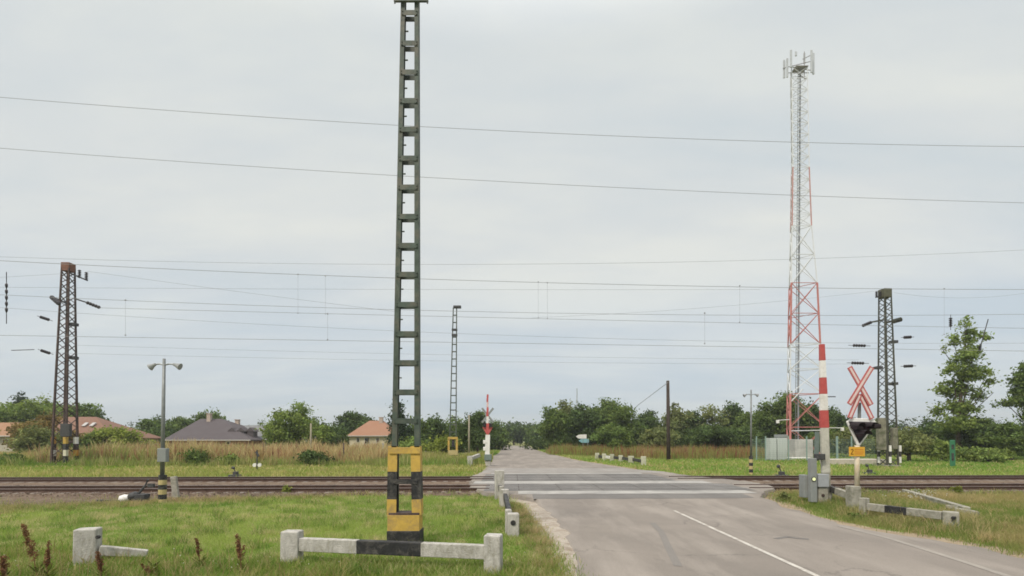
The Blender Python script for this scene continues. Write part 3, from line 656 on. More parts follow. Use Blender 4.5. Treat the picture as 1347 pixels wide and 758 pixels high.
b = MB(); b.bar(L(BR, 1075, 568, .1), L(BR, 1074, 606, .1), .12, .1, up=(0, 1, 0)); b.build('counterweight_arm', mat('green_grey_paint', (.14, .18, .16), .15), BR)
b = MB(); b.tube([L(BR, 1085, 522, .15), L(BR, 1099, 522, .15)], .02, 6); b.build('sensor_arm', DSTEEL, BR)
# ------------------------------------------------------------ St Andrew's cross with light signal
p = G(1127.5, 673); X = thing('crossing_signal', 'red and white St Andrew cross above a dark inverted-triangle light signal and yellow plate', 'crossing signal', p, 0, 'crossing signals')
plate(X, 1121, 1133.5, 640, 673, -.18, .36, CONC, 'foundation', .02)
b = MB(); b.tube([L(X, 1127.5, 641), L(X, 1127.5, 586)], .075, 12); b.build('pole', mat('cream_pole', (.60, .54, .42), .12, .6, 6, dirt=(.5, .33, .15), dirt_amt=.6), X, smooth=True)
b = MB(); b.tube([L(X, 1130, 590, .14), L(X, 1130.5, 530, .14)], .05, 10); b.build('upper_pole', STEEL, X)
def board(x0, y0, x1, y1, dy, w_):
    a = L(X, x0, y0, dy); c = L(X, x1, y1, dy); d = (c - a).normalized()
    b = MB(); b.bar(a, c, w_, .02, up=(0, 1, 0)); o = b.build('cross_board', REDP2, X)
    b = MB(); s_ = Vector((0, -.013, 0)); b.bar(a + d * .035 + s_, c - d * .035 + s_, w_ * .40, .008, up=(0, 1, 0)); b.build('white_field', mat('cross_pale_paint', (.62, .50, .48), .1, .6), o)
REDP2 = mat('cross_red_paint', (.42, .12, .115), .12, .5, 6)
board(1117.5, 483, 1146, 533, -.12, .17); board(1147, 483, 1117, 532, -.145, .17)
board(1131, 519, 1117.5, 550, -.095, .16); board(1131, 519, 1147, 551, -.075, .16)
def tri(pts, y0, y1, m_, nm, par=X):
    b = MB(); o = [(q.x, q.z) for q in pts]; b.prism(o, y0, y1); return b.build(nm, m_, par, bevel=.02)
tri([L(X, *q) for q in ((1113, 555), (1119, 550), (1149, 551), (1153, 557), (1131, 586), (1127, 586))], -.03, .03, WHITEP, 'signal_border')
tri([L(X, *q) for q in ((1115, 554.5), (1151, 555.5), (1129.5, 583.5))], -.06, -.031, mat('signal_black', (.018, .012, .014), .2, .6), 'signal_board')
for cx_p, cy_p in ((1123, 561), (1140, 561), (1130, 571)):
    b = MB(); a = L(X, cx_p, cy_p, -.06); n = 10
    b.tube([a, a + Vector((0, -.04, 0))], .11, 14); lm = b.build('lamp', mat('lamp_glass', (.05, .02, .03), .2, .2), X)
    b = MB(); vs_ = []
    for k in range(n + 1):
        an_ = math.pi * (k / n) ; vs_ += [a + Vector((math.cos(an_) * .14, 0, math.sin(an_) * .14)), a + Vector((math.cos(an_) * .13 + .08, -.32, math.sin(an_) * .12 - .01))]
    b.add(vs_, [(2 * k, 2 * k + 1, 2 * k + 3, 2 * k + 2) for k in range(n)]); o = b.build('hood', mat('signal_black', (.018, .012, .014), .2, .6), X)
    so = o.modifiers.new('s', 'SOLIDIFY'); so.thickness = .01
b = MB(); a = L(X, 1150, 561, -.2); b.box(a, (.22, .4, .16)); b.build('side_lamp', mat('signal_black', (.018, .012, .014), .2, .6), X, bevel=.04)
YS = mat('yellow_sign', (.60, .33, .035), .06, .5, 6)
sg = plate(X, 1117, 1138, 588, 600.5, -.1, .02, YS, 'yellow_plate', .006)
def mk(x0, y0, x1, y1, m_, w_=.02):
    b = MB(); b.bar(L(X, x0, y0, -.104), L(X, x1, y1, -.104), w_, .006, up=(0, 1, 0)); return b
BRN = mat('plate_lettering', (.20, .09, .01), .1)
b = MB(); pth = [(1119.4, 592), (1121.3, 591), (1122.4, 592.5), (1121, 595), (1119.4, 597.6), (1122.8, 597.6)]
for (x0, y0), (x1, y1) in zip(pth[:-1], pth[1:]): b.bar(L(X, x0, y0, -.104), L(X, x1, y1, -.104), .026, .006, up=(0, 1, 0))
b.build('number_two', BRN, sg)
b = MB()
for y in (591.6, 594.6, 597.2):
    x = 1124.6
    while x < 1135 - (597 - y) * .2:
        wv = random.uniform(.9, 2.2); b.bar(L(X, x, y, -.104), L(X, x + wv, y, -.104), .022, .006, up=(0, 1, 0)); x += wv + .6
b.build('small_print', mat('red_lettering', (.50, .16, .03), .1), sg)

# far side: barrier and crossing signal seen from behind
p = G(640.5, 613.5); t = thing('level_crossing_barrier', 'far raised red and white barrier at the left edge of the road beyond the tracks', 'barrier', p, 0, 'level crossing barriers')
for y0, y1, m_, hw in ((519, 529, REDP, 1.2), (529, 536, mat('pinkish_white', (.6, .42, .40), .1), 1.2), (536, 548, REDP, 1.3), (548, 557, WHITEP, 1.5), (557, 570, REDP, 1.7), (572, 600, WHITEP, 3.0)):
    b = MB(); k = p.y / F * 2; b.bar(L(t, 641, y1), L(t, 641.6, y0), hw * k, .14, up=(0, 1, 0)); b.build('boom_band', m_, t)
plate(t, 637, 646.5, 598, 606, -.3, .7, mat('green_grey_paint', (.14, .18, .16), .15), 'housing', .04); plate(t, 638, 645.5, 606, 613.5, -.2, .5, CONCW, 'foot_block', .04)
for y in (581, 590): plate(t, 635.5, 640, y - 2, y + 3, -.1, .3, WHITEP, 'side_cabinet', .03)
p = G(641.5, 611) + Vector((0, .9, 0)); X2 = thing('crossing_signal', 'far crossing signal behind the far barrier, with red cross boards and triangle seen from behind', 'crossing signal', p, 0, 'crossing signals')
b = MB(); b.tube([(0, 0, 0), L(X2, 641.5, 537)], .07, 8); b.build('pole', STEEL, X2)
for a, c in (((634, 537), (649, 556)), ((649, 537), (634, 556))):
    b = MB(); b.bar(L(X2, *a), L(X2, *c), .2, .05, up=(0, 1, 0)); b.build('cross_board', GREYBOX, X2)
b = MB(); q4 = [L(X2, *q) for q in ((634.5, 562), (648.5, 562), (641.5, 574))]; b.prism([(q.x, q.z) for q in q4], -.1, .0); b.build('signal_board', PALERED, X2)
b = MB(); b.box(L(X2, 641.5, 559.5, -.1), (.8, .3, .35)); b.build('lamp_housing', mat('signal_black', (.018, .012, .014), .2, .6), X2)

# poles
def pole(px, pyb, pyt, r, m_, name, label, cat, lean=0, Y=None):
    base = G(px, pyb) if Y is None else Vector((at(px, 570, Y).x, Y, 0)); t = MB(); top = at(px + lean, pyt, base.y) - base
    t.tube([(0, 0, -.1), top * .5, top], [r * 1.15, r, r * .85], 10); o = t.build(name, m_, None, smooth=True); o.location = base; return tag(o, label, cat)
pole(879.5, 606, 501, .2, WOOD, 'wooden_pole', 'dark wooden pole standing in the grass right of the road', 'pole', -1)
pole(617, 600, 546, .13, PWOOD, 'wooden_pole', 'pale wooden pole between the far mast and the far barrier', 'pole', 0)
pole(802, 590, 562, .11, STEEL, 'thin_post', 'thin pale post in front of the dark trees right of the road', 'post', 0)
pole(409, 608, 557, .10, PWOOD, 'thin_post', 'thin pale post rising from the weeds before the round green tree', 'post', 0)
pole(504, 608, 583, .08, STEEL, 'thin_post', 'short thin post at the right end of the tall weeds near the mast', 'post', 0)
pole(452, 612, 583, .07, RUST, 'thin_post', 'short rusty stake in front of the reddish tall weeds', 'post', 0)
pole(759, 590, 511, .25, STEEL, 'distant_antenna', 'very thin distant antenna rising above the trees', 'antenna', 0, Y=260)
p = G(1253.5, 614); t = thing('green_marker_post', 'green metal marker post with a dark slot in front of the right bushes', 'marker post', p)
plate(t, 1250, 1257.5, 579, 614, -.1, .12, GREENSIGN, 'panel', .05); plate(t, 1251.8, 1255.2, 585, 591, -.13, .04, BLACKP, 'upper_slot'); plate(t, 1251.8, 1255.2, 596, 606, -.13, .04, BLACKP, 'lower_slot')
# direction sign
p = Vector((at(768, 575, 88).x, 88, 0)); t = thing('direction_sign', 'small pale blue and white direction sign by the far right road edge', 'road sign', p)
b = MB(); o_ = [L(t, *q) for q in ((757.5, 574.5), (761, 572), (771.5, 571.5), (771.5, 577), (761, 577))]; b.prism([(q.x, q.z) for q in o_], -.05, .02); b.build('white_arrow', WHITEP, t)
b = MB(); o_ = [L(t, *q) for q in ((761, 580), (765, 577.3), (774.5, 577.3), (774.5, 582.5), (765, 582.5))]; b.prism([(q.x, q.z) for q in o_], -.05, .02); b.build('blue_arrow', mat('pale_blue_sign', (.20, .38, .42), .1), t)
for px in (767, 773): b = MB(); b.tube([L(t, px, 594), L(t, px, 577)], .07, 6); b.build('post', STEEL, t)

# ------------------------------------------------------------ communications tower
TY = 62.0
p = Vector((at(1062, 577, TY).x, TY, 0)); T = thing('communications_tower', 'tall slim red and white lattice communications tower with antennas on top', 'tower', p)
secs = [(606, 1039.5, 1090), (518, 1039.5, 1083.5), (452, 1040, 1079), (372, 1041, 1075), (297, 1042, 1067.5), (220, 1043, 1064.5), (88, 1041.5, 1062)]
def tw(y, k):
    ysr = [s_[0] for s_ in secs][::-1]
    xl_ = float(np.interp(y, ysr, [s_[1] for s_ in secs][::-1])); xr_ = float(np.interp(y, ysr, [s_[2] for s_ in secs][::-1]))
    wpx = (xr_ - xl_) / F * TY
    if k == 0: return L(T, xl_, y)
    if k == 1: return L(T, xr_, y)
    return L(T, xl_ + (xr_ - xl_) * .36, y) + Vector((0, wpx * .85, 0))
TRED = mat('tower_red', (.44, .17, .15), .15, .6, 3); TWH = mat('tower_white', (.62, .63, .64), .1, .6, 3)
bandT = [(606, 518, TRED, .13), (518, 452, TWH, .07), (452, 372, TRED, .11), (372, 297, TWH, .06), (297, 220, mat('tower_faded_red', (.44, .24, .22), .15, .6, 3), .075), (220, 88, TWH, .05)]
for y0, y1, m_, wd in bandT:
    for k in range(3):
        b = MB(); b.tube([tw(y0, k), tw(y1, k)], wd * (1 if k < 2 else .6), 8); b.build('leg_section', m_, T)
    npn = max(2, int(abs(y0 - y1) / (14 if y0 < 300 else 30))); b = MB()
    for i in range(npn):
        ya = y0 + (y1 - y0) * i / npn; yb = y0 + (y1 - y0) * (i + 1) / npn; ym = (ya + yb) / 2
        for k in range(3):
            j = (k + 1) % 3; r_ = .045 if y0 > 300 else .032
            b.tube([tw(ya, k), tw(yb, j)], r_, 5, False); b.tube([tw(ya, j), tw(yb, k)], r_, 5, False)
            b.tube([tw(yb, k), tw(yb, j)], r_, 5, False)
    b.build('bracing', m_ if y0 > 300 else TWH, T)
def lad(y, o=0): xl_ = np.interp(y, [88, 606], [1053, 1050]); return L(T, xl_ + o, y, .3)
b = MB(); b.tube([lad(92), lad(350), lad(600)], .075, 6); b.build('cable_run', mat('grey_cable', (.25, .26, .28), .1), T)
b = MB(); b.tube([lad(92, -3), lad(600, -4)], .035, 5); b.tube([lad(92, -1), lad(600, -1.5)], .035, 5)
y = 100
while y < 598: b.tube([lad(y, -3.4), lad(y, -1)], .025, 4, False); y += 4
b.build('ladder', STEEL, T)
ANT = mat('antenna_white', (.42, .44, .45), .1, .5, 3)
for x, y0, y1, dy in ((1031.5, 79, 103, .2), (1035.5, 77, 102, -.3), (1040.5, 66, 89, -.6), (1067.5, 66, 96, -.4), (1070, 70, 98, .3), (1047, 68, 74, 0.8), (1058, 70, 84, 1.2)):
    b = MB(); a = L(T, x, y0, dy); c = L(T, x, y1, dy); b.bar(c, a, .24, .14, up=(0, 1, 0)); b.build('panel_antenna', ANT, T, bevel=.04)
b = MB()
for x0, y0, x1, y1 in ((1030, 90, 1070, 80), (1036, 96, 1064, 96), (1041, 88, 1068, 93), (1041, 70, 1041, 100), (1058, 68, 1058, 104), (1056, 78, 1068, 72), (1048, 96, 1060, 104)): b.tube([L(T, x0, y0, .1), L(T, x1, y1, .3)], .05, 5)
b.build('antenna_frame', DSTEEL if False else mat('frame_grey', (.30, .29, .29), .2), T)
b = MB(); b.box(L(T, 1052, 91, .4), (1.5, 1.2, .06)); b.build('platform', mat('frame_grey', (.30, .29, .29), .2), T)
for x0, y0, x1, y1 in ((1040, 552, 1023, 553), (1086, 563, 1108, 563)):
    b = MB(); b.tube([L(T, x0, y0), L(T, x1, y1)], .05, 6); b.build('lamp_arm', WHITEP, T)
    b = MB(); b.box(L(T, x1, y1 + 2), (.3, .3, .4)); b.build('lamp', WHITEP, T, bevel=.05)
b = MB(); b.tube([L(T, 1040, 567), L(T, 1086, 566)], .06, 6); b.tube([L(T, 1041, 528), L(T, 1056, 512)], .06, 6); b.build('cross_tie', TWH, T)
for (x0, x1, y0, y1, th, nm, m_, lb, cat, dd) in ((1034, 1066, 602, 606.5, 5, 'tower_base_slab', WHITEP, 'pale concrete slab under the communications tower', 'slab', 0), (1094, 1166, 604.5, 612.5, 6, 'low_concrete_wall', mat('beige_concrete', (.45, .41, .34), .15, .9), 'long low beige concrete wall between the tower and the right lattice mast', 'wall', -6)):
    yb = TY - 4 + dd if nm != 'low_concrete_wall' else 46.5; a = at(x0, y0, yb); c = at(x1, y1, yb); c.z = min(c.z, 0)
    b = MB(); b.box((0, 0, a.z / 2), (c.x - a.x, th * .3, a.z)); o = b.build(nm, m_, None, bevel=.03); o.location = ((a.x + c.x) / 2, yb + th * .15, 0); tag(o, lb, cat)
# fenced compound
FY = 56.0
PANEL = mat('white_sheet_panel', (.48, .51, .49), .08, .6, 2, stretch=(8, 8, .4))
a = at(1013, 577, FY); c = at(1037, 606, FY)
f1 = thing('equipment_cabinet', 'pale grey-white sheet metal equipment cabinet left of the tower base', 'cabinet', (a.x, FY, 0))
for x0, x1 in ((1013, 1022), (1022.8, 1036)):
    plate(f1, x0, x1, 576.5, 605, 0, 1.2, PANEL, 'sheet_panel', .03)
b = MB(); a = L(f1, 1031, 574); b.box((a.x, .6, a.z), (1.1, .9, .35)); b.build('roof_unit', GREYBOX, f1, bevel=.05)
f2 = thing('equipment_cabinet', 'mottled grey wire-screened equipment housing inside the tower base', 'cabinet', (at(1046, 577, 60).x, 60, 0))
plate(f2, 1046, 1070, 578, 603, 0, 2.0, mat('mottled_grey', (.42, .40, .38), .3, .9, 1.2), 'housing', .05)
fx = [957 + i * 11 for i in range(6)] + [1040 + i * 20 for i in range(6)]
x0w = at(990, 577, 55).x; fn = thing('mesh_fence', 'pale green wire mesh fence on posts around the tower compound', 'fence', (x0w, 55, 0))
FM = mat('fence_green', (.22, .30, .27), .12)
for px in (995, 1007, 1037, 1061, 1101, 1120):
    a = L(fn, px, 574); b = MB(); b.box((a.x, 0, a.z / 2), (.2 if px in (1101,) else .1, .1, a.z)); b.build('fence_post', FM, fn)
b = MB(); xa = L(fn, 990, 577).x; xb = L(fn, 1152, 577).x; zt = L(fn, 1000, 578).z
x = xa
while x < xb: b.box((x, .06, zt / 2), (.012, .012, zt)); x += .16
z = .1
while z < zt: b.box(((xa + xb) / 2, .075, z), (xb - xa, .012, .012)); z += .2
b.build('mesh_panel', FM, fn)

# ------------------------------------------------------------ houses
def tilemat(name, col, col2):
    m, t, b = newmat(name); n = t.nodes.new; l = t.links.new; co = n('ShaderNodeTexCoord')
    br = n('ShaderNodeTexBrick'); br.inputs['Scale'].default_value = 3; br.inputs['Color1'].default_value = (*col, 1); br.inputs['Color2'].default_value = (*col2, 1); br.inputs['Mortar'].default_value = (*[c * .5 for c in col], 1); br.inputs['Mortar Size'].default_value = .03
    mp = n('ShaderNodeMapping'); mp.inputs['Rotation'].default_value = (R(90), 0, 0); l(co.outputs['Object'], mp.inputs[0]); l(mp.outputs[0], br.inputs['Vector'])
    a = n('ShaderNodeTexNoise'); a.inputs['Scale'].default_value = .8; a.inputs['Detail'].default_value = 8; l(co.outputs['Object'], a.inputs['Vector'])
    x = n('ShaderNodeMix'); x.data_type = 'RGBA'; l(a.outputs[0], x.inputs[0]); l(br.outputs[0], x.inputs[6]); x.inputs[7].default_value = (*[c * .75 + .03 for c in col], 1); l(x.outputs[2], b.inputs['Base Color']); b.inputs['Roughness'].default_value = .9
    return m
RT = tilemat('red_tiles', (.23, .115, .07), (.19, .095, .06)); OT = tilemat('orange_tiles', (.34, .18, .09), (.29, .15, .075)); DT = tilemat('dark_tiles', (.085, .067, .07), (.07, .056, .06)); GT = tilemat('grey_tiles', (.20, .20, .20), (.17, .17, .175))
CREAM = mat('cream_render', (.55, .49, .36), .06, .9, 1); WALLG = mat('greyish_render', (.42, .39, .33), .1, .9, 1); BRK = mat('reddish_wall', (.30, .16, .11), .12, .9, 3); GLASSD = mat('dark_window_glass', (.03, .035, .04), .1, .15, 2, spec=.6); FRAME = mat('white_window_frame', (.65, .64, .6), .05)
def house(name, label, x0, x1, ye, rx0, rx1, yr, Y, depth, wallm, roofm, wins, group='houses beyond the weeds', door=None, chim=(), wallinset=.5):
    A = at(x0, ye, Y); B = at(x1, ye, Y); ze = A.z; zr_ = at(rx0, yr, Y + depth / 2).z
    t = thing(name, label, 'house', ((A.x + B.x) / 2, Y, 0), 0, group); W_ = B.x - A.x; ox = -(A.x + B.x) / 2
    b = MB(); b.box((0, depth / 2, ze / 2), (W_ - 2 * wallinset, depth - 2 * wallinset, ze)); b.build('wall', wallm, t)
    ra = at(rx0, yr, Y + depth / 2).x + ox; rb = at(rx1, yr, Y + depth / 2).x + ox
    b = MB(); e_ = .18; h_ = W_ / 2
    v = [(-h_, 0, ze), (h_, 0, ze), (h_, depth, ze), (-h_, depth, ze), (ra, depth / 2, zr_), (rb, depth / 2, zr_), (-h_, 0, ze - e_), (h_, 0, ze - e_), (h_, depth, ze - e_), (-h_, depth, ze - e_)]
    b.add(v, [(0, 1, 5, 4), (1, 2, 5), (2, 3, 4, 5), (3, 0, 4), (0, 6, 7, 1), (1, 7, 8, 2), (2, 8, 9, 3), (3, 9, 6, 0), (6, 9, 8, 7)]); rf = b.build('roof', roofm, t)
    b = MB(); b.tube([(-h_, -.08, ze - .1), (h_, -.08, ze - .1)], .09, 6); b.build('gutter', mat('gutter_grey', (.40, .38, .35), .1), t)
    for cx0, cy0, cy1 in chim:
        a = at(cx0, cy0, Y + depth * .45); c = at(cx0, cy1, Y + depth * .45); b = MB(); b.box((a.x + ox, depth * .45, (a.z + c.z) / 2 - .2), (.6, .6, a.z - c.z + .8)); b.box((a.x + ox, depth * .45, a.z + .22), (.75, .75, .1)); b.build('chimney', mat('chimney_render', (.42, .34, .28), .15), rf)
    for wx, wy, ww, wh in wins:
        a = at(wx, wy, Y + wallinset); sx = ww / F * Y; sz = wh / F * Y
        b = MB(); b.box((a.x + ox, wallinset - .03, a.z), (sx + .16, .08, sz + .16)); fr = b.build('window', FRAME, t)
        b = MB(); b.box((a.x + ox - sx * .26, wallinset - .09, a.z), (sx * .46, .05, sz)); b.box((a.x + ox + sx * .26, wallinset - .09, a.z), (sx * .46, .05, sz)); b.build('pane', GLASSD, fr)
    return t, rf
h1, rf = house('house', 'house with a large brownish red tiled roof behind the left mast', 57, 147, 576, 72, 127, 548.5, 74, 11, WALLG, RT, ((110, 582, 5, 4), (128, 582, 5, 4)))
for px in (112, 122):
    b = MB(); a = at(px, 559, 77); a.x -= h1.location.x; b.box((a.x, 3.0, a.z + .05), (.5, .9, .14), M=Matrix.Rotation(R(35), 3, 'X')); b.build('skylight', mat('skylight_glass', (.42, .40, .38), .1, .3), rf)
house('house', 'low house wing with an orange tiled roof at the left edge of the photo', -70, 50, 573, -30, 27, 556, 66, 8, WALLG, OT, ((8, 580, 7, 3),), chim=())
h2, rf2 = house('house', 'house with a broad dark brown hipped roof beyond the tall weeds', 214, 330, 578.5, 264, 292, 551, 80, 13, BRK, DT, ((250, 583, 5, 3), (300, 583, 5, 3)), chim=((275.5, 546, 551),))
for px in (303,):
    pass
h3, rf3 = house('house', 'grey roofed house wing joined right of the dark brown roof', 312, 358, 578, 318, 345, 560, 84, 9, WALLG, GT, ((338, 582, 3, 3),), chim=((312.5, 554, 561),))
for px in (307, 319, 331):
    b = MB(); a = at(px, 571.5, 83); b.box((a.x - h2.location.x, 3.2, a.z), (1.0, 1.4, .9)); b.prism([(a.x - h2.location.x - .7, a.z + .45), (a.x - h2.location.x + .7, a.z + .45), (a.x - h2.location.x, a.z + 1.1)], 2.4, 4.2); b.build('dormer', DT, rf2)
house('house', 'cream walled house with a light red tiled roof left of the green mast', 456, 520, 573, 486, 504, 553.5, 86, 9, CREAM, tilemat('light_red_tiles', (.34, .17, .095), (.30, .145, .08)), ((471, 579, 3.2, 5), (483, 580, 6, 7), (497, 579, 3.5, 5)), chim=((501.5, 551, 556),), wallinset=.35)

# ------------------------------------------------------------ vegetation
def crown_mesh(name, blobs, n, leaf, col, parent, clump=.5, var=.35, seed=0, colB=None):
    """blobs: (cx,cy,cz,rx,ry,rz); leaf-sized faces in clumps spread through the blobs"""
    rg = np.random.default_rng(seed + 11); vol = np.array([(q[3] * q[4] * q[5]) ** .75 for q in blobs]); vol /= vol.sum()
    ncl = max(8, n // 26); bi = rg.choice(len(blobs), ncl, p=vol); B_ = np.array(blobs)[bi]
    d = rg.normal(size=(ncl, 3)); d /= np.linalg.norm(d, axis=1)[:, None]; rad = rg.random(ncl) ** .42
    cc = B_[:, :3] + d * B_[:, 3:] * rad[:, None]
    ci = rg.integers(0, ncl, n); off = rg.normal(size=(n, 3)) * (clump * (.5 + 1.1 * rg.random(ncl)))[ci][:, None] * np.array([1, 1, .65])
    ctr = cc[ci] + off
    nrm = d[ci] * .6 + rg.normal(size=(n, 3)) * .7 + np.array([0, 0, .35]); nrm /= np.linalg.norm(nrm, axis=1)[:, None]
    u = np.cross(nrm, rg.normal(size=(n, 3))); u /= np.linalg.norm(u, axis=1)[:, None]; v = np.cross(nrm, u)
    s_ = leaf * (.4 + 1.3 * rg.random(n) ** 1.5)[:, None]
    V = np.stack([ctr - u * s_, ctr + v * s_ * .55, ctr + u * s_, ctr - v * s_ * .55], 1).reshape(-1, 3)
    Fc = np.arange(4 * n).reshape(-1, 4)
    cv = (1 + var * (rg.random(ncl) - .5) * 2)[ci] * (1 + .25 * (rg.random(n) - .5) * 2)
    base_ = np.array(col)[None, :] * cv[:, None]
    if colB is not None:
        k = (rg.random(ncl) ** 2)[ci][:, None]; base_ = base_ * (1 - k) + np.array(colB)[None, :] * cv[:, None] * k
    else:
        k = (rg.random(ncl))[ci][:, None] * .25; base_ = base_ * (1 + k * np.array([[.8, .2, -.3]]))
    return npmesh(name, V, Fc, np.repeat(base_, 4, 0), LEAF, parent)
KINDS = {  # col, clump
    'mid': (.115, .170, .055), 'dark': (.082, .125, .048), 'light': (.165, .230, .070), 'olive': (.170, .205, .085), 'con': (.045, .072, .040), 'yel': (.19, .24, .06), 'rust': (.20, .165, .07)}
cnt = [0]
def tree(px, Y, yt, wpx, kind, label, group=None, yb=None, shape='round', dens=1.0, trunkpx=None, name='tree', bare=False):
    cnt[0] += 1; sd_ = cnt[0]; rg = random.Random(sd_ * 17)
    base = Vector((at(px, 577, Y).x, Y, 0)); top = at(px, yt, Y).z; W_ = wpx / F * Y / 2 * (1.12 if shape == 'round' else 1)
    t = thing(name, label, 'tree' if name in ('tree', 'conifer') else 'shrub', base, rg.uniform(0, .3), group)
    z0 = top * (.05 if shape == 'round' else .03); blobs = []
    if name == 'shrub': z0 = 0
    if shape == 'cone':
        n_ = 9
        for i in range(n_):
            q = i / (n_ - 1); zc = z0 + (top - z0) * (.06 + .88 * q); r_ = W_ * (1 - q * .93)
            for k in range(3): a_ = rg.random() * 6.28; blobs.append((math.cos(a_) * r_ * .4, math.sin(a_) * r_ * .4, zc, r_ * .62, r_ * .62, (top - z0) * .055))
    else:
        hc = (top - z0) / 2; zc = z0 + hc
        for i in range(11):
            a_ = rg.random() * 6.28; e_ = rg.uniform(-.8, .85); rr = (1 - abs(e_) ** 3) * rg.uniform(.4, .8)
            s_ = rg.uniform(.30, .50)
            blobs.append((math.cos(a_) * W_ * rr, math.sin(a_) * W_ * rr, zc + hc * e_ * .66, W_ * s_ * 1.05, W_ * s_ * 1.05, hc * s_ * .8))
        blobs.append((rg.uniform(-.2, .2) * W_, 0, top - hc * .3, W_ * .36, W_ * .36, hc * .3))
        blobs.append((0, 0, zc, W_ * .5, W_ * .5, hc * .6))
    lf = max(.11, Y * .0022); area = (wpx * (W_ and (577 - yt) if True else 0)) ; n = int(min(14000, max(2200, wpx * max(16, 590 - yt) * 4.2 * dens)))
    if bare: n = int(n * .22)
    crown_mesh('crown' if name != 'shrub' else 'foliage', blobs, n, lf, KINDS[kind], t, clump=lf * 2.0, seed=sd_)
    b = MB(); tr = max(.08, W_ * .055); lean = rg.uniform(-.05, .05) * top
    b.tube([(0, 0, -.1), (lean * .3, 0, top * .3), (lean, 0, top * .6), (lean * .8, 0, top * .9)], [tr * 1.3, tr, tr * .6, tr * .15], 7)
    for q in blobs[:(11 if bare else 7)] if shape != 'cone' else []:
        zs = max(top * .15, q[2] * .55); b.tube([(lean * .4, 0, zs), (q[0] * .5, q[1] * .5, (zs + q[2]) / 2 + .1), (q[0], q[1], q[2])], [tr * .5, tr * .33, tr * .12], 5)
    if bare:
        for i in range(26):
            q = rg.choice(blobs); a_ = Vector(q[:3]); d = Vector((rg.gauss(0, 1), rg.gauss(0, 1), rg.uniform(.2, 1.4))) * q[3] * .7; b.tube([a_, a_ + d * .5, a_ + d], [tr * .16, tr * .1, tr * .05], 4)
    b.build('trunk' if name != 'shrub' else 'stem', BARK, t); return t
LG = 'trees around the left houses'; MGp = 'trees between the houses and the road'; RG_ = 'trees right of the road'; FR = 'bushes and trees at the right edge'
tree(8, 96, 536, 70, 'mid', 'rounded green tree at the left edge behind the orange roof', LG)
tree(60, 92, 522, 92, 'light', 'bright green broad tree behind the orange roofed wing', LG)
tree(108, 96, 530, 66, 'mid', 'green tree whose crown shows behind the left lattice mast', LG)
tree(122, 98, 535, 30, 'dark', 'dark green tree above the brownish red roof', LG)
tree(27, 112, 510, 22, 'con', 'dark blue-green conifer poking above the trees at far left', LG, shape='cone', name='conifer')
tree(60, 63, 541, 62, 'rust', 'brownish green bush tree covering the join of the red and orange roofs', LG)
tree(46, 58, 560, 52, 'olive', 'olive shrub in front of the low orange roofed house', LG, name='shrub')
tree(122, 66, 567, 46, 'mid', 'green shrub below the eaves of the brownish red roof', LG, name='shrub')
tree(160, 68, 560, 60, 'yel', 'yellow-green shrub right of the brownish red roof', LG, name='shrub')
tree(142, 110, 556, 26, 'dark', 'small dark tree peeping over the yellow-green shrub', LG)
tree(190, 100, 551, 34, 'mid', 'green tree just left of the two-armed grey post', LG)
tree(207, 104, 550, 24, 'dark', 'dark rounded tree directly behind the two-armed grey post', LG)
tree(235, 110, 549, 42, 'mid', 'tree behind the left slope of the dark brown roof', LG)
tree(272, 112, 539, 44, 'mid', 'taller tree behind the chimney of the dark brown roof', LG)
tree(395, 74, 530, 76, 'light', 'large round bright green tree standing alone between two houses', MGp, dens=1.2)
tree(372, 78, 556, 34, 'mid', 'lower crown at the left foot of the large round tree', MGp)
tree(430, 80, 560, 44, 'dark', 'dark low tree between the large round tree and the cream house', MGp)
tree(464, 100, 542, 50, 'dark', 'dark green tree behind the cream house', MGp)
tree(488, 96, 549, 34, 'dark', 'small dark tree above the ridge of the light red roof', MGp)
tree(523, 76, 520, 40, 'con', 'dark conifer seen through the legs of the green ladder mast', MGp, shape='cone', name='conifer')
tree(548, 80, 549, 40, 'mid', 'green tree just right of the green ladder mast', MGp)
tree(572, 84, 547, 42, 'dark', 'dark tree left of the slender lamp mast', MGp)
tree(600, 88, 549, 40, 'mid', 'tree directly behind the slender lamp mast foot', MGp)
tree(628, 76, 541, 44, 'dark', 'taller dark tree behind the far barrier', MGp, dens=1.2)
tree(655, 108, 553, 36, 'mid', 'tree right of the far barrier at the bend of the road', MGp)
tree(582, 62, 573, 50, 'yel', 'yellowish shrub around the base of the slender lamp mast', MGp, name='shrub')
tree(540, 66, 575, 40, 'light', 'light green shrub behind the yellow top plate of the mast', MGp, name='shrub')
tree(676, 190, 556, 34, 'dark', 'distant dark tree left of the vanishing road', MGp)
tree(696, 200, 558, 30, 'dark', 'distant dark tree over the end of the road', MGp)
tree(712, 180, 557, 30, 'mid', 'distant tree right of the vanishing road', MGp)
tree(727, 88, 534, 36, 'mid', 'leafy green tree nearest the road end on its right side', RG_)
tree(745, 100, 526, 30, 'olive', 'thin-topped tree left of the distant antenna', RG_, dens=.8)
tree(766, 92, 531, 40, 'dark', 'dark tree behind the direction sign', RG_)
tree(797, 96, 523, 56, 'mid', 'tallest rounded tree in the clump behind the row of white posts', RG_, dens=1.15)
tree(826, 92, 531, 48, 'mid', 'broad tree right of the tallest rounded tree', RG_)
tree(806, 74, 556, 46, 'mid', 'low rounded tree in front of the clump beside the thin pale post', RG_)
tree(856, 98, 541, 46, 'dark', 'dark tree left of the dark wooden pole', RG_)
tree(866, 76, 560, 40, 'olive', 'low olive tree at the foot of the clump near the wooden pole', RG_)
tree(892, 96, 531, 40, 'olive', 'brownish topped tree right of the dark wooden pole', RG_)
tree(914, 94, 541, 36, 'dark', 'dark tree midway between the wooden pole and the bare-branched tree', RG_)
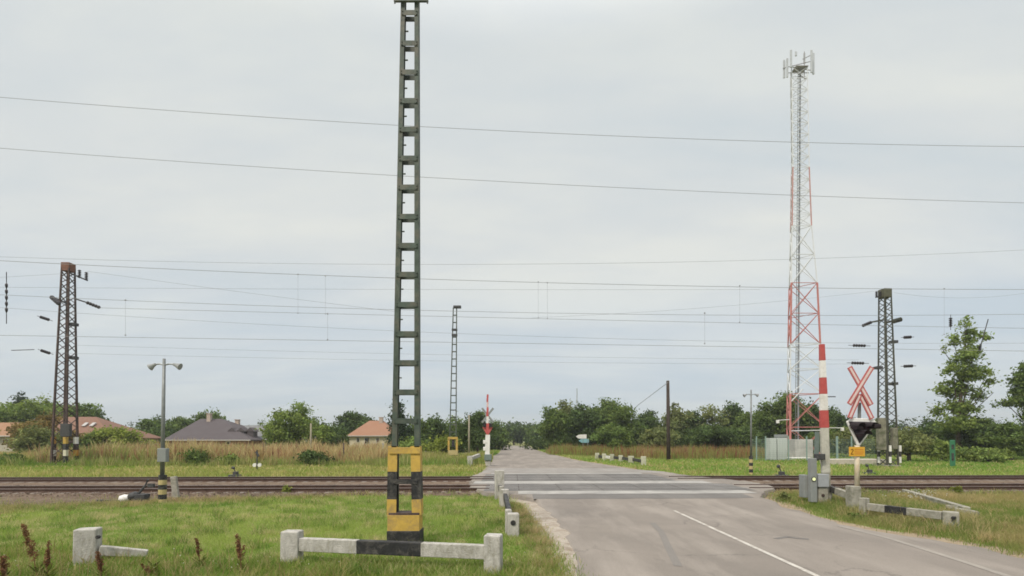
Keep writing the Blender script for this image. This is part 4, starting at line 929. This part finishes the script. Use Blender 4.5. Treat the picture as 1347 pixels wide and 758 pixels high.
tree(938, 92, 529, 42, 'olive', 'sparse half-bare tree with sky showing through it', RG_, bare=True)
tree(962, 96, 527, 34, 'dark', 'loose dark crown left of the small two-armed post', RG_, dens=.7)
tree(930, 72, 558, 60, 'dark', 'dense low dark tree below the half-bare tree', RG_)
tree(985, 90, 541, 44, 'mid', 'green tree directly behind the small two-armed post', RG_)
tree(1010, 84, 528, 44, 'mid', 'green tree behind the white equipment cabinet', RG_)
tree(1036, 82, 514, 44, 'mid', 'high green crown at the left leg of the communications tower', RG_)
tree(1062, 84, 529, 46, 'dark', 'dark tree seen through the base of the communications tower', RG_)
tree(1096, 86, 533, 46, 'dark', 'dark tree between the raised barrier and the crossing sign', RG_)
tree(975, 74, 562, 50, 'dark', 'low dark bushy tree left of the tower compound', RG_)
tree(1085, 70, 560, 50, 'mid', 'low green bushy tree inside the compound fence behind the barrier', RG_)
tree(1122, 66, 563, 44, 'olive', 'olive bush behind the dark signal triangle', FR, name='shrub')
tree(1150, 90, 552, 40, 'dark', 'dark tree behind the right lattice mast', FR)
tree(1195, 54, 563, 64, 'olive', 'wide olive green bush right of the right lattice mast', FR, name='shrub')
tree(1225, 72, 551, 50, 'dark', 'dark bushy tree between the olive bush and the tall poplar', FR)
tree(1238, 54, 578, 40, 'light', 'light green bush behind the green marker post', FR, name='shrub')
tree(1290, 60, 549, 76, 'dark', 'dark spreading bushy tree right of the tall poplar', FR)
tree(1262, 62, 556, 44, 'mid', 'green bush at the foot of the tall poplar', FR, name='shrub')
tree(1330, 56, 556, 60, 'mid', 'green bushy tree at the right edge of the photo', FR)
tree(1375, 58, 548, 60, 'mid', 'green tree just past the right edge behind the bushes', FR)
tree(1300, 52, 590, 60, 'light', 'low light green undergrowth under the dark bushy tree', FR, name='shrub')
def pxtree(px, Y, blobs_px, label, kind, n, trunk, seed):
    base = Vector((at(px, 577, Y).x, Y, 0)); t = thing('tree', label, 'tree', base, 0, FR); bl = []
    rg = random.Random(seed)
    for x, y, rx, rz_ in blobs_px:
        a = at(x, y, Y) - base; k = Y / F; bl.append((a.x, rg.uniform(-1, 1), a.z, rx * k * 1.15, rx * k * 1.15, rz_ * k * 1.1))
    crown_mesh('crown', bl, n, .15, KINDS[kind], t, clump=.26, seed=seed)
    b = MB(); tp = [at(x, y, Y) - base for x, y in trunk]; b.tube(tp, [.28, .22, .16, .09, .04][:len(tp)], 8)
    for q in bl: b.tube([tp[min(len(tp) - 1, max(0, int((q[2] / bl[0][2]) * (len(tp) - 2))))], Vector(q[:3])], [.07, .025], 5)
    b.build('trunk', BARK, t)
pxtree(1266, 60, [(1264, 425, 5, 7), (1278, 436, 6, 12), (1272, 450, 8, 10), (1256, 446, 5, 10), (1243, 460, 5, 6), (1286, 445, 6, 10), (1262, 468, 12, 12), (1282, 466, 9, 12), (1250, 485, 12, 12), (1270, 492, 14, 12), (1288, 488, 8, 8), (1300, 490, 5, 5), (1262, 512, 14, 12), (1280, 515, 9, 8), (1244, 512, 6, 8), (1296, 503, 5, 5), (1310, 516, 6, 4), (1298, 523, 8, 5), (1260, 535, 14, 9), (1240, 540, 9, 8), (1278, 538, 12, 8), (1250, 557, 18, 10), (1275, 560, 18, 10)], 'tall airy poplar-like tree with a ragged crown at the right', 'light', 12500, [(1262, 600), (1260, 560), (1266, 500), (1270, 450), (1272, 430)], 3)
pxtree(1352, 58, [(1350, 482, 8, 8), (1346, 500, 8, 10), (1354, 515, 12, 10), (1333, 530, 11, 4), (1345, 527, 10, 6), (1360, 500, 12, 20), (1352, 548, 16, 12), (1365, 530, 14, 14)], 'tree cut by the right edge with one branch reaching left', 'mid', 8000, [(1354, 600), (1353, 560), (1352, 520), (1352, 490)], 5)
# far woodland: one mass beyond everything
rg = np.random.default_rng(3); bl = []
for x in np.arange(-330, 330, 7.):
    Yw = 215 + rg.uniform(-15, 25); hh = 9.0 + 3.0 * vnoise(np.array([x]), np.array([0.]), 30)[0] + rg.uniform(-1, 1.5)
    bl.append((x, Yw, hh * .5, 6.5, 6, hh * .55))
o = crown_mesh('far_woodland', bl, 26000, .5, (.05, .075, .032), None, clump=.9, seed=9); tag(o, 'far dark green belt of woodland along the horizon', 'woodland', kind='stuff')
def mass(nm, pts, n, leaf, col, lab, seed):
    rg = np.random.default_rng(seed); bl = []
    for (x0, Y0, h0), (x1, Y1, h1) in zip(pts[:-1], pts[1:]):
        k = max(2, int(abs(x1 - x0) / 9))
        for i in range(k):
            q = i / k; Y = Y0 + (Y1 - Y0) * q + rg.uniform(-2, 2); X = at(x0 + (x1 - x0) * q, 577, Y).x; hh = (h0 + (h1 - h0) * q) * rg.uniform(.7, 1.15)
            bl.append((X, Y, hh * .45, 1.7 + hh * .25, 1.5, hh * .55))
    o = crown_mesh(nm, bl, n, leaf, col, None, clump=.4, seed=seed); tag(o, lab, 'undergrowth', kind='stuff')
mass('undergrowth', [(700, 112, 3.2), (760, 98, 4.0), (880, 88, 4.2), (1000, 82, 4.2), (1130, 78, 4.5), (1200, 74, 4.5), (1420, 66, 4)], 60000, .2, (.058, .09, .034), 'dark green undergrowth joining the trees right of the road', 21)
mass('undergrowth', [(430, 96, 3.0), (520, 92, 3.4), (600, 92, 4.2), (664, 112, 4.5)], 26000, .2, (.075, .115, .04), 'green undergrowth between the cream house and the far road bend', 22)
mass('undergrowth', [(-90, 84, 4), (60, 84, 3.5), (150, 88, 3.2), (240, 104, 4), (360, 100, 3.4), (440, 96, 3)], 40000, .2, (.08, .125, .042), 'green undergrowth behind the left houses', 23)
# distant hill
b = MB(); vs_ = []
for i in range(61):
    x = -1900 + i * 55; z = 26 + 22 * math.exp(-((x + 700) / 330) ** 2) + 6 * math.sin(i * .7) - 8
    vs_ += [(x, 1500, -5), (x, 1500 + 80, max(8, z)), (x, 1900, max(6, z * .9))]
b.add(vs_, [q for i in range(60) for q in ((i * 3, i * 3 + 3, i * 3 + 4, i * 3 + 1), (i * 3 + 1, i * 3 + 4, i * 3 + 5, i * 3 + 2))]); tag(b.build('hills', groundmat('hill_green', ((.07, .09, .06), (.08, .10, .06), (.09, .10, .07)), (.01, .03, .3))), kind='structure')

# ---- grass, weeds
def inpoly(x, y, poly):
    c = np.zeros(len(x), bool); n = len(poly)
    for i in range(n):
        x1, y1 = poly[i]; x2, y2 = poly[(i + 1) % n]
        k = ((y1 > y) != (y2 > y)) & (x < (x2 - x1) * (y - y1) / ((y2 - y1) + 1e-12) + x1); c ^= k
    return c
def blades(name, polyw, n, hgt, wd, colA, colB, colC, label, seed=0, falloff=0, lean=.45, z0=0, patch=.8, hn=.5, top=None, topfrac=.0, soft=0.25, avoid=None):
    rg = np.random.default_rng(seed + 5); P = np.array(polyw); x0, y0 = P.min(0); x1, y1 = P.max(0); X_ = []; Y_ = []; tot = 0
    while tot < n:
        x = rg.uniform(x0, x1, n); y = rg.uniform(y0, y1, n)
        jx = x + rg.normal(size=n) * soft; jy = y + rg.normal(size=n) * soft
        k = inpoly(x, y, polyw)
        if falloff: k &= rg.random(n) < (y0 / np.maximum(y, y0)) ** falloff
        if avoid is not None: k &= ~avoid(jx, jy)
        X_.append(jx[k]); Y_.append(jy[k]); tot += k.sum()
        if k.sum() == 0: break
    x = np.concatenate(X_)[:n]; y = np.concatenate(Y_)[:n]; n = len(x)
    pn = vnoise(x, y, patch, seed); pn2 = vnoise(x, y, patch * .3, seed + 1); pn3 = vnoise(x, y, patch * 3.1, seed + 2)
    h = hgt * (1 - hn + 2 * hn * (pn * .5 + pn2 * .5)) * (.55 + .7 * rg.random(n)); w_ = wd * (.7 + .6 * rg.random(n)) * np.maximum(1, y / (20 if wd < .05 else 1e9))
    an = rg.uniform(0, 2 * np.pi, n); ln = rg.normal(size=(n, 2)) * lean * h[:, None]
    ux = np.cos(an) * w_ / 2; uy = np.sin(an) * w_ / 2; z = np.full(n, z0)
    V = np.empty((n, 5, 3))
    V[:, 0] = np.c_[x - ux, y - uy, z]; V[:, 1] = np.c_[x + ux, y + uy, z]
    V[:, 2] = np.c_[x + ux * .75 + ln[:, 0] * .35, y + uy * .75 + ln[:, 1] * .35, z + h * .6]; V[:, 3] = np.c_[x - ux * .75 + ln[:, 0] * .35, y - uy * .75 + ln[:, 1] * .35, z + h * .6]
    V[:, 4] = np.c_[x + ln[:, 0], y + ln[:, 1], z + h]
    idx = (np.arange(n) * 5)[:, None]
    F3 = np.concatenate([idx + np.array([[0, 1, 2]]), idx + np.array([[0, 2, 3]]), idx + np.array([[3, 2, 4]])])
    kA = np.clip((pn3 * .6 + pn * .4 - .38) * 3.2, 0, 1)[:, None]; kC = np.clip((pn2 * .6 + rg.random(n) * .4 - .56) * 4, 0, 1)[:, None]
    col = np.array(colA) * (1 - kA) + np.array(colB) * kA; col = col * (1 - kC) + np.array(colC) * kC; col = col * (.8 + .4 * rg.random(n))[:, None]
    cols = np.repeat(col[:, None, :], 5, 1)
    if top is not None:
        kt = (rg.random(n) < topfrac)[:, None]; tc_ = np.array(top) * (.7 + .6 * rg.random(n))[:, None]
        cols[:, 2] = np.where(kt, tc_, cols[:, 2]); cols[:, 3] = np.where(kt, tc_, cols[:, 3]); cols[:, 4] = np.where(kt, tc_, cols[:, 4])
    o = npmesh(name, V.reshape(-1, 3), F3, cols.reshape(-1, 3), BLADE); return tag(o, label, 'grass', kind='stuff')
def wp(pts): return [(q.x, q.y) for q in (G(*p) for p in pts)]
GA, GB, GC = (.205, .305, .070), (.325, .40, .115), (.53, .47, .26)
lawn = wp([(-90, 684), (0, 671), (120, 667), (250, 661), (400, 655), (520, 651), (650, 650), (678, 664), (700, 697), (722, 730), (731, 757), (738, 800), (-200, 800)])
blades('grass', lawn, 190000, .095, .011, GA, GB, GC, 'bright green lawn grass before the left track', 1, falloff=1.2, patch=1.3, hn=.85)
fore = wp([(-150, 722), (0, 722), (200, 738), (370, 742), (640, 748), (715, 735), (741, 757), (752, 830), (-260, 830)])
blades('rough_grass', fore, 30000, .17, .012, (.15, .23, .045), (.22, .26, .07), (.42, .34, .17), 'longer rough grass and dry stalks along the bottom edge on the left', 2, patch=.6, hn=.7)
rv = wp([(1020, 650), (1060, 646), (1347, 651), (1500, 655), (1500, 755), (1347, 731), (1286, 716), (1213, 704), (1150, 694), (1104, 685), (1052, 669), (1018, 657)])
blades('verge_grass', rv, 85000, .17, .012, (.17, .23, .06), (.33, .29, .13), (.48, .37, .21), 'patchy dry and green grass on the right verge', 3, falloff=1, patch=1.3, hn=.8)
blades('verge_tufts', wp([(1085, 660), (1120, 656), (1250, 680), (1300, 690), (1290, 706), (1210, 700), (1120, 684)]), 9000, .30, .013, (.16, .22, .06), (.30, .28, .12), (.48, .38, .21), 'taller dry grass tufts around the right guard rail', 31, patch=.7, hn=.8)
blades('lawn_tufts', lawn, 16000, .19, .012, (.12, .21, .045), (.20, .29, .07), (.42, .36, .18), 'scattered taller grass tufts in the front lawn', 34, patch=.35, hn=1, falloff=1, avoid=lambda x, y: vnoise(x, y, .45, 77) < .70)
blades('track_edge_grass', wp([(-90, 682), (0, 667), (120, 663), (250, 658), (400, 653), (520, 650), (520, 652.5), (400, 657), (250, 663), (120, 670), (0, 676), (-90, 692)]), 14000, .13, .012, (.24, .25, .09), (.38, .31, .16), (.48, .38, .22), 'straw coloured grass edging the brown dirt by the left track', 35, patch=.7, hn=.9, soft=.3)
x130_ = at(95, 590, 45).x
blades('dry_stalks', wp([(-200, 735), (0, 722), (200, 738), (420, 748), (420, 800), (-260, 830)]), 700, .42, .008, (.26, .16, .09), (.36, .26, .15), (.42, .32, .18), 'thin dry brown stalks in the front grass at bottom left', 36, patch=.5, hn=.8, lean=.25)
blades('green_weeds', [(-75, 43), (x130_, 43), (-2.6, 44.5), (-2.6, 46.5), (-75, 46.5)], 14000, .62, .05, (.17, .26, .06), (.27, .31, .10), (.42, .36, .18), 'green weeds at the foot of the tall dry weeds beyond the left tracks', 37, patch=2, hn=.9, lean=.3)
blades('post_foot_grass', wp([(366, 738), (640, 749), (668, 752), (668, 764), (360, 750)]), 2600, .16, .011, GA, GB, GC, 'grass standing at the foot of the front guard rail', 32, patch=.4, hn=.6)
blades('edge_grass', wp([(668, 664), (680, 664), (706, 697), (730, 740), (742, 790), (722, 790), (712, 730)]), 9000, .12, .011, (.22, .24, .08), (.36, .30, .15), (.48, .38, .22), 'dry ragged grass along the gravel shoulder', 33, patch=.5, hn=.9, soft=.14)
def onroad(x, y):
    D_ = [q.y for q in lw]; a = np.interp(y, D_, [q.x for q in lw]); D2 = [q.y for q in rw]; c = np.interp(y, D2, [q.x for q in rw]); return (x > a - .15) & (x < c + .25)
fl_ = [(-75, 30.2), (-1.9, 32), (-1.9, 60), (-75, 60)]
blades('far_grass', fl_, 60000, .22, .035, (.22, .30, .065), (.34, .34, .12), (.50, .42, .21), 'green and straw coloured grass beyond the left tracks', 4, falloff=1.5, patch=2.2, hn=.7, avoid=onroad)
fr_ = [(6, 31), (80, 34), (80, 95), (-10, 120), (0, 60)]
blades('far_grass', fr_, 80000, .20, .04, (.17, .28, .06), (.26, .34, .09), (.44, .38, .18), 'green grass beyond the tracks right of the road', 5, falloff=1.2, patch=2.5, hn=.7, avoid=onroad)
# tall dry weeds
x130 = at(95, 590, 50).x; x510 = at(512, 590, 50).x
blades('tall_weeds', [(x130, 45.5), (x510 - 1, 45.5), (x510 + 1, 58), (x130 - 2, 58)], 26000, 1.5, .04, (.30, .33, .11), (.48, .39, .20), (.52, .43, .24), 'tall tan and reddish dry weeds beyond the left tracks', 6, patch=2.4, lean=.22, top=(.38, .23, .14), topfrac=.3, hn=.6)
blades('tall_weeds', [(-75, 47), (x130, 46.5), (x130, 58), (-75, 58)], 20000, .95, .05, (.28, .28, .09), (.40, .34, .14), (.45, .37, .18), 'straw coloured tall grass at the far left before the orange roof', 7, patch=3, lean=.15, hn=.4)
blades('tall_weeds', [(x510 - 1, 47), (-2.6, 50), (-2.6, 62), (x510, 60)], 9000, .7, .045, (.25, .29, .08), (.35, .32, .12), (.42, .36, .17), 'shorter yellowish weeds around the slender lamp mast', 8, patch=2, lean=.2, hn=.5)
xa, xb = at(716, 590, 75).x, at(975, 590, 62).x
blades('red_weeds', [(at(722, 590, 78).x, 76), (at(862, 590, 60).x, 58), (xb + 4, 60), (xb + 8, 72), (at(722, 590, 88).x, 88)], 20000, 1.15, .06, (.26, .28, .09), (.34, .24, .12), (.24, .30, .08), 'reddish brown dock weeds in front of the right trees', 10, patch=3, lean=.15, top=(.27, .12, .08), topfrac=.33, hn=.65)
# shrubs in the weeds
tree(262, 45.6, 594, 34, 'mid', 'green low shrub at the foot of the tall weeds behind the left tracks', 'shrubs in the tall weeds', name='shrub', dens=1.3)
tree(411, 45, 595, 34, 'dark', 'darkest low shrub in front of the reddish tall weeds', 'shrubs in the tall weeds', name='shrub', dens=1.3)
tree(18, 45, 597, 26, 'mid', 'small green shrub in the straw grass at far left', 'shrubs in the tall weeds', name='shrub', dens=1.3)
tree(304, 45, 600, 26, 'light', 'small light green shrub left of the point indicator', 'shrubs in the tall weeds', name='shrub', dens=1.3)
# individual dock plants near the camera
def dock(px, pyb, pyt, label, lean=0, thick=1.0, seed=0):
    base = G(px, pyb); t = thing('dock_weed', label, 'weed', base, 0, 'rusty dock weeds in the front grass'); rg = np.random.default_rng(seed)
    top = at(px + lean, pyt, base.y) - base; b = MB(); mid = top * .5 + Vector((-lean * .002, 0, 0)); b.tube([(0, 0, 0), mid, top], [.008, .006, .003], 5)
    br = []
    for i in range(5):
        q = rg.uniform(.35, .8); a_ = mid.lerp(top, (q - .5) * 2) if q > .5 else Vector((0, 0, 0)).lerp(mid, q * 2); d = Vector((rg.uniform(-1, 1) * .05, rg.uniform(-1, 1) * .05, .12)) * thick; b.tube([a_, a_ + d], [.004, .002], 4); br.append((a_, a_ + d))
    br.append((top * .45, top)); b.build('stem', mat('dock_stem', (.20, .10, .05), .2), t)
    n = int(420 * thick); V = []; K = []
    for i in range(n):
        a_, c_ = br[rg.integers(0, len(br))] if rg.random() < .55 else br[-1]; q = a_.lerp(c_, rg.random()); r_ = .022 * thick
        c0 = np.array(q) + rg.normal(size=3) * r_ * .6; u = rg.normal(size=3) * .009; v = rg.normal(size=3) * .009; V += [c0 - u, c0 + v, c0 + u, c0 - v]; K += [np.array((.21, .115, .065)) * rg.uniform(.6, 1.4)] * 4
    npmesh('seed_head', np.array(V), np.arange(4 * n).reshape(-1, 4), np.array(K), LEAF, t)
    n = 26; V = []; K = []
    for i in range(n):
        a_ = rg.uniform(0, 6.28); l_ = rg.uniform(.08, .18); d = np.array((math.cos(a_), math.sin(a_), rg.uniform(.3, 1))); s_ = np.array((-math.sin(a_), math.cos(a_), 0)) * .022; o_ = np.array((0, 0, rg.uniform(0, .25)))
        V += [o_, o_ + d * l_ * .5 + s_, o_ + d * l_, o_ + d * l_ * .5 - s_]; K += [np.array((.10, .12, .03)) * rg.uniform(.7, 1.5)] * 4
    npmesh('leaf', np.array(V), np.arange(4 * n).reshape(-1, 4), np.array(K), LEAF, t)
dock(50, 765, 690, 'tall rusty dock weed near the bottom left corner', -20, 1.3, 1)
dock(62, 772, 712, 'second rusty dock weed close right of the tall one at bottom left', 2, 1.0, 2)
dock(134, 768, 726, 'rusty dock weed in front of the lone concrete post', -6, 1.1, 3)
dock(5, 775, 733, 'rusty dock weed at the very bottom left edge', -2, 1.2, 4)
dock(264, 752, 708, 'thin rusty dock weed between the lone post and the thick dock', -6, .7, 5)
dock(318, 757, 703, 'thick brown dock seed spike left of the white guard rail', -6, 1.3, 6)
dock(200, 762, 742, 'short leaning dock weed among grass right of the lone post', -14, .6, 7)
# wild flowers and clover
def flowers(name, pts, label, r_=.014, zr0=.06, seed=0, per=1):
    rg = np.random.default_rng(seed); V = []; K = []
    for x, y in pts:
        for _ in range(per):
            z = rg.uniform(zr0, zr0 * 2.2); c0 = np.array((x + rg.normal() * .05, y + rg.normal() * .05, z)); 
            for k in range(3):
                a_ = rg.uniform(0, 3.14); u = np.array((math.cos(a_), math.sin(a_), rg.uniform(-.3, .3))) * r_; v = np.array((-math.sin(a_) * .5, math.cos(a_) * .5, .8)) * r_; V += [c0 - u, c0 + v, c0 + u, c0 - v]; K += [(.7, .68, .62)] * 4
    V = np.array(V); o = npmesh(name, V, np.arange(len(V)).reshape(-1, 4), np.array(K), LEAF); tag(o, label, 'flowers', kind='stuff')
fp = [(G(rg.uniform(0, 700), rg.uniform(725, 757))) for _ in range(70)] + [G(px, py) for px, py in ((40, 752), (48, 755), (45, 757), (120, 755), (125, 756), (148, 750), (315, 752), (313, 750), (5, 745))]
flowers('wildflowers', [(p_.x, p_.y) for p_ in fp], 'small white wildflowers scattered in the front grass', .012, .06, 1)
fp = [G(rg.normal(1207, 14), rg.normal(655, 2.5)) for _ in range(45)]
flowers('white_flowers', [(p_.x, p_.y) for p_ in fp], 'white flower patch in the verge near the fallen concrete beam', .03, .12, 2, 2)
# weeds on the track edge
for px, py, pt, wpx, kind, lb in ((1258, 652, 640, 14, 'yel', 'bright green weed tuft at the near rail on the right'), (1030, 660, 646, 20, 'olive', 'dry grassy tuft left of the barrier housing'), (1128, 684, 676, 24, 'mid', 'low leafy weed at the road edge below the crossing sign'), (376, 650, 640, 9, 'yel', 'small weed tuft at the left near rail'), (1205, 652, 645, 14, 'light', 'green leafy weed beside the white flowers')):
    a = G(px, py); hh = at(px, pt, a.y).z; W_ = wpx / F * a.y / 2
    o = crown_mesh('weed_tuft', [(0, 0, hh * .5, W_, W_ * .7, hh * .5)], 420, .04, KINDS[kind], None, clump=.05, seed=int(px)); o.location = a; tag(o, lb, 'weed')
blades('track_weeds', wp([(-90, 662), (620, 647), (620, 651), (-90, 676)]), 1500, .16, .014, (.18, .26, .06), (.30, .30, .12), (.42, .34, .18), 'sparse weeds growing in the brown track edge on the left', 41, patch=.5, hn=1, soft=.3)
blades('track_weeds', wp([(1030, 648), (1500, 650), (1500, 655), (1030, 653)]), 2200, .20, .014, (.18, .28, .06), (.28, .32, .10), (.42, .34, .18), 'sparse weeds along the near rail on the right', 42, patch=.5, hn=1, soft=.3)
# ballast stones near
rg = np.random.default_rng(5); n = 9000; x = rg.uniform(-26, 34, n); y = TN + SL * x + rg.uniform(-1.6, 3.4, n)
k = ~((x > -1.3) & (x < 11)); x = x[k]; y = y[k]; n = len(x); s_ = rg.uniform(.02, .055, n)[:, None]
tet = np.array([(1, 0, 0), (-.6, .8, 0), (-.6, -.8, 0), (0, 0, 1.1)]); rz_ = rg.uniform(0, 6.28, n); V = tet[None] * s_[:, :, None] * rg.uniform(.7, 1.3, (n, 1, 3)); cz, sz_ = np.cos(rz_)[:, None], np.sin(rz_)[:, None]
V = np.stack([V[..., 0] * cz - V[..., 1] * sz_ + x[:, None], V[..., 0] * sz_ + V[..., 1] * cz + y[:, None], V[..., 2] + .075], -1)
i4 = (np.arange(n) * 4)[:, None]; F3 = np.concatenate([i4 + np.array([q]) for q in ((0, 1, 3), (1, 2, 3), (2, 0, 3))])
cc = np.array((.165, .125, .10)) * rg.uniform(.5, 1.7, n)[:, None]
tag(npmesh('ballast_stones', V.reshape(-1, 3), F3, np.repeat(cc, 4, 0), BLADE), 'loose brown ballast stones along the near track', 'ballast', kind='stuff')

# ------------------------------------------------------------ wires
def wire(pts, Y, label, r=.012, slope=SL, group='wires over the crossing', cat='wire'):
    """a wire hanging in a vertical plane at distance Y, through three seen points, carried past the frame"""
    W3 = []
    for px, py in pts:
        d = ray(px, py); t = Y / (d.y - slope * d.x); W3.append((d.x * t, H + d.z * t))
    xs_ = [q[0] for q in W3]; co = np.polyfit(xs_, [q[1] for q in W3], min(2, len(pts) - 1)) if len(pts) <= 3 else np.polyfit(xs_, [q[1] for q in W3], 2)
    ext = pts[0][0] <= 5, pts[-1][0] >= 1340
    x0, x1 = min(xs_) - (14 if ext[0] else 0), max(xs_) + (14 if ext[1] else 0)
    b = MB(); P = [(x, Y + slope * x, float(np.polyval(co, x))) for x in np.linspace(x0, x1, 40)]
    o0 = Vector(P[0]); b.tube([Vector(q) - o0 for q in P], r * .85, 5); o = b.build('overhead_wire', WIRE); o.location = o0; return tag(o, label, cat, group)
wire([(0, 128), (560, 167), (1347, 193)], 26, 'upper of the two high power lines crossing the whole sky', .013)
wire([(0, 195), (520, 231), (1347, 267)], 26, 'lower of the two high power lines crossing the whole sky', .013)
wire([(0, 338), (340, 346), (733, 348), (900, 344), (1347, 329)], 42, 'thin highest railway wire that rises towards the right edge', .013)
wire([(0, 343), (520, 366), (850, 375), (1347, 381)], 28.9, 'bold railway wire passing just below the highest railway wire', .016)
wire([(0, 378), (340, 380), (560, 381), (1000, 381)], 36, 'faint level wire just under the bold railway wire', .010)
wire([(115, 357), (300, 382), (520, 410)], 44, 'thin slanting wire falling from the left mast arm to the green ladder mast', .012)
wire([(130, 405), (520, 415), (700, 419), (1347, 432)], 28.9, 'contact wire leading off the left mast right insulator', .013)
wire([(0, 388), (340, 402), (700, 411), (1132, 416), (1347, 413)], 24, 'contact wire level with the arms of both lattice masts', .011)
wire([(0, 405), (300, 422), (520, 439), (900, 446), (1347, 452)], 33, 'slightly falling wire below the mast arms', .010)
wire([(0, 441), (340, 447), (850, 454), (1347, 462)], 24, 'darker long contact wire at mid height of the lattice masts', .012)
wire([(100, 454), (520, 466), (900, 471), (1130, 474)], 36, 'faint wire second from the bottom', .009)
wire([(60, 464), (520, 474), (850, 478), (1130, 479)], 44, 'lowest faint wire ending at the lower insulator near the right mast', .011)
wire([(0, 365), (85, 360)], 44, 'short rising wire from the left edge to the left mast top', .011, 0)
wire([(1176, 385), (1270, 392), (1347, 386)], 44, 'thin sagging wire from the right mast top to the right edge', .010, 0)
wire([(700, 418), (900, 407), (1160, 382)], 44, 'thin slanting wire rising to the top of the right mast', .010, 0)
a = at(879, 503, 55); c = at(838, 534, 70); b = MB(); b.tube([(0, 0, 0), c - a], .03, 5); o = b.build('service_wire', WIRE); o.location = a; tag(o, 'short wire sloping down left from the dark wooden pole top', 'wire')
# droppers
for x, y0, y1, Y, lb in ((392, 361, 412, 28.6, 'left thin vertical dropper wire of the pair left of the green mast'), (428, 363, 413, 28.6, 'right thin vertical dropper wire of the pair left of the green mast'), (708, 371, 418, 28.9, 'thin vertical dropper wire just right of the slender lamp mast'), (720, 372, 419, 28.9, 'second vertical dropper wire right of the slender lamp mast'), (973, 376, 424, 29.2, 'vertical dropper wire left of the communications tower'), (1242, 380, 440, 29.4, 'vertical dropper wire above the poplar tree'), (165, 395, 441, 24, 'vertical dropper wire right of the left mast'), (927, 412, 452, 24, 'short vertical dropper above the right trees'), (431, 413, 447, 24, 'short vertical dropper below the left pair')):
    a = at(x, y0, Y); c = at(x, y1, Y); b = MB(); b.tube([(0, 0, 0), c - a], .005, 4); b.box((0, 0, 0), (.06, .04, .06)); b.box(c - a, (.05, .04, .05)); o = b.build('dropper_wire', WIRE); o.location = a; tag(o, lb, 'wire', 'dropper wires')
# insulators hanging in the wires
for x0, y0, x1, y1, Y, lb in ((53, 417, 65, 421, 40, 'upper dark insulator hanging in the air left of the left mast'), (54, 461, 66, 465, 40, 'lower dark insulator hanging in the air left of the left mast'), (1122, 454.5, 1139, 455, 40, 'upper dark insulator left of the right mast'), (1120, 477.5, 1137, 478, 40, 'lower dark insulator left of the right mast'), (1189, 444, 1199, 443.5, 40, 'upper dark insulator right of the right mast'), (1189, 482, 1201, 481.5, 40, 'lower dark insulator right of the right mast'), (8.5, 372, 8.5, 412, 22, 'long dark insulator hanging vertically at the left edge'), (1250.5, 418, 1250.5, 430, 34, 'dark vertical insulator hanging above the poplar'), (1289, 455, 1289, 462, 34, 'small dark insulator at the right side of the poplar')):
    a = at(x0, y0, Y); c = at(x1, y1, Y); b = MB()
    d = c - a; insul(b, a * 0 , d, .16 * Y / 40 if abs(d.z) < 1 or Y > 30 else .065); b.tube([-d * .35, Vector((0, 0, 0))], .02, 4); b.tube([d, d * 1.35], .02, 4)
    o = b.build('insulator', INSUL); o.location = a; tag(o, lb, 'insulator', 'insulators hanging in the overhead wires')
for x0, y0, x1, y1, Y, lb in ((15, 461, 45, 460, 40, 'short bracket tube at the left edge level with the lower insulator'), (1288, 462, 1300, 420, 34, 'slanting thin rod right of the poplar crown')):
    a = at(x0, y0, Y); c = at(x1, y1, Y); b = MB(); b.tube([(0, 0, 0), c - a], .03, 5); o = b.build('bracket_rod', DSTEEL); o.location = a; tag(o, lb, 'bracket')

# ------------------------------------------------------------ thin haze in the air
hm = bpy.data.materials.new('haze_air'); hm.use_nodes = True; hm.node_tree.nodes.clear(); ho = hm.node_tree.nodes.new('ShaderNodeOutputMaterial'); hv = hm.node_tree.nodes.new('ShaderNodeVolumePrincipled')
hv.inputs['Color'].default_value = (.86, .9, .94, 1); hv.inputs['Density'].default_value = .00045; hv.inputs['Anisotropy'].default_value = .2; hm.node_tree.links.new(hv.outputs[0], ho.inputs['Volume'])
b = MB(); b.box((0, 950, 32), (4200, 2200, 76)); o = b.build('haze', hm); tag(o, 'thin pale haze in the air', 'haze', kind='stuff')
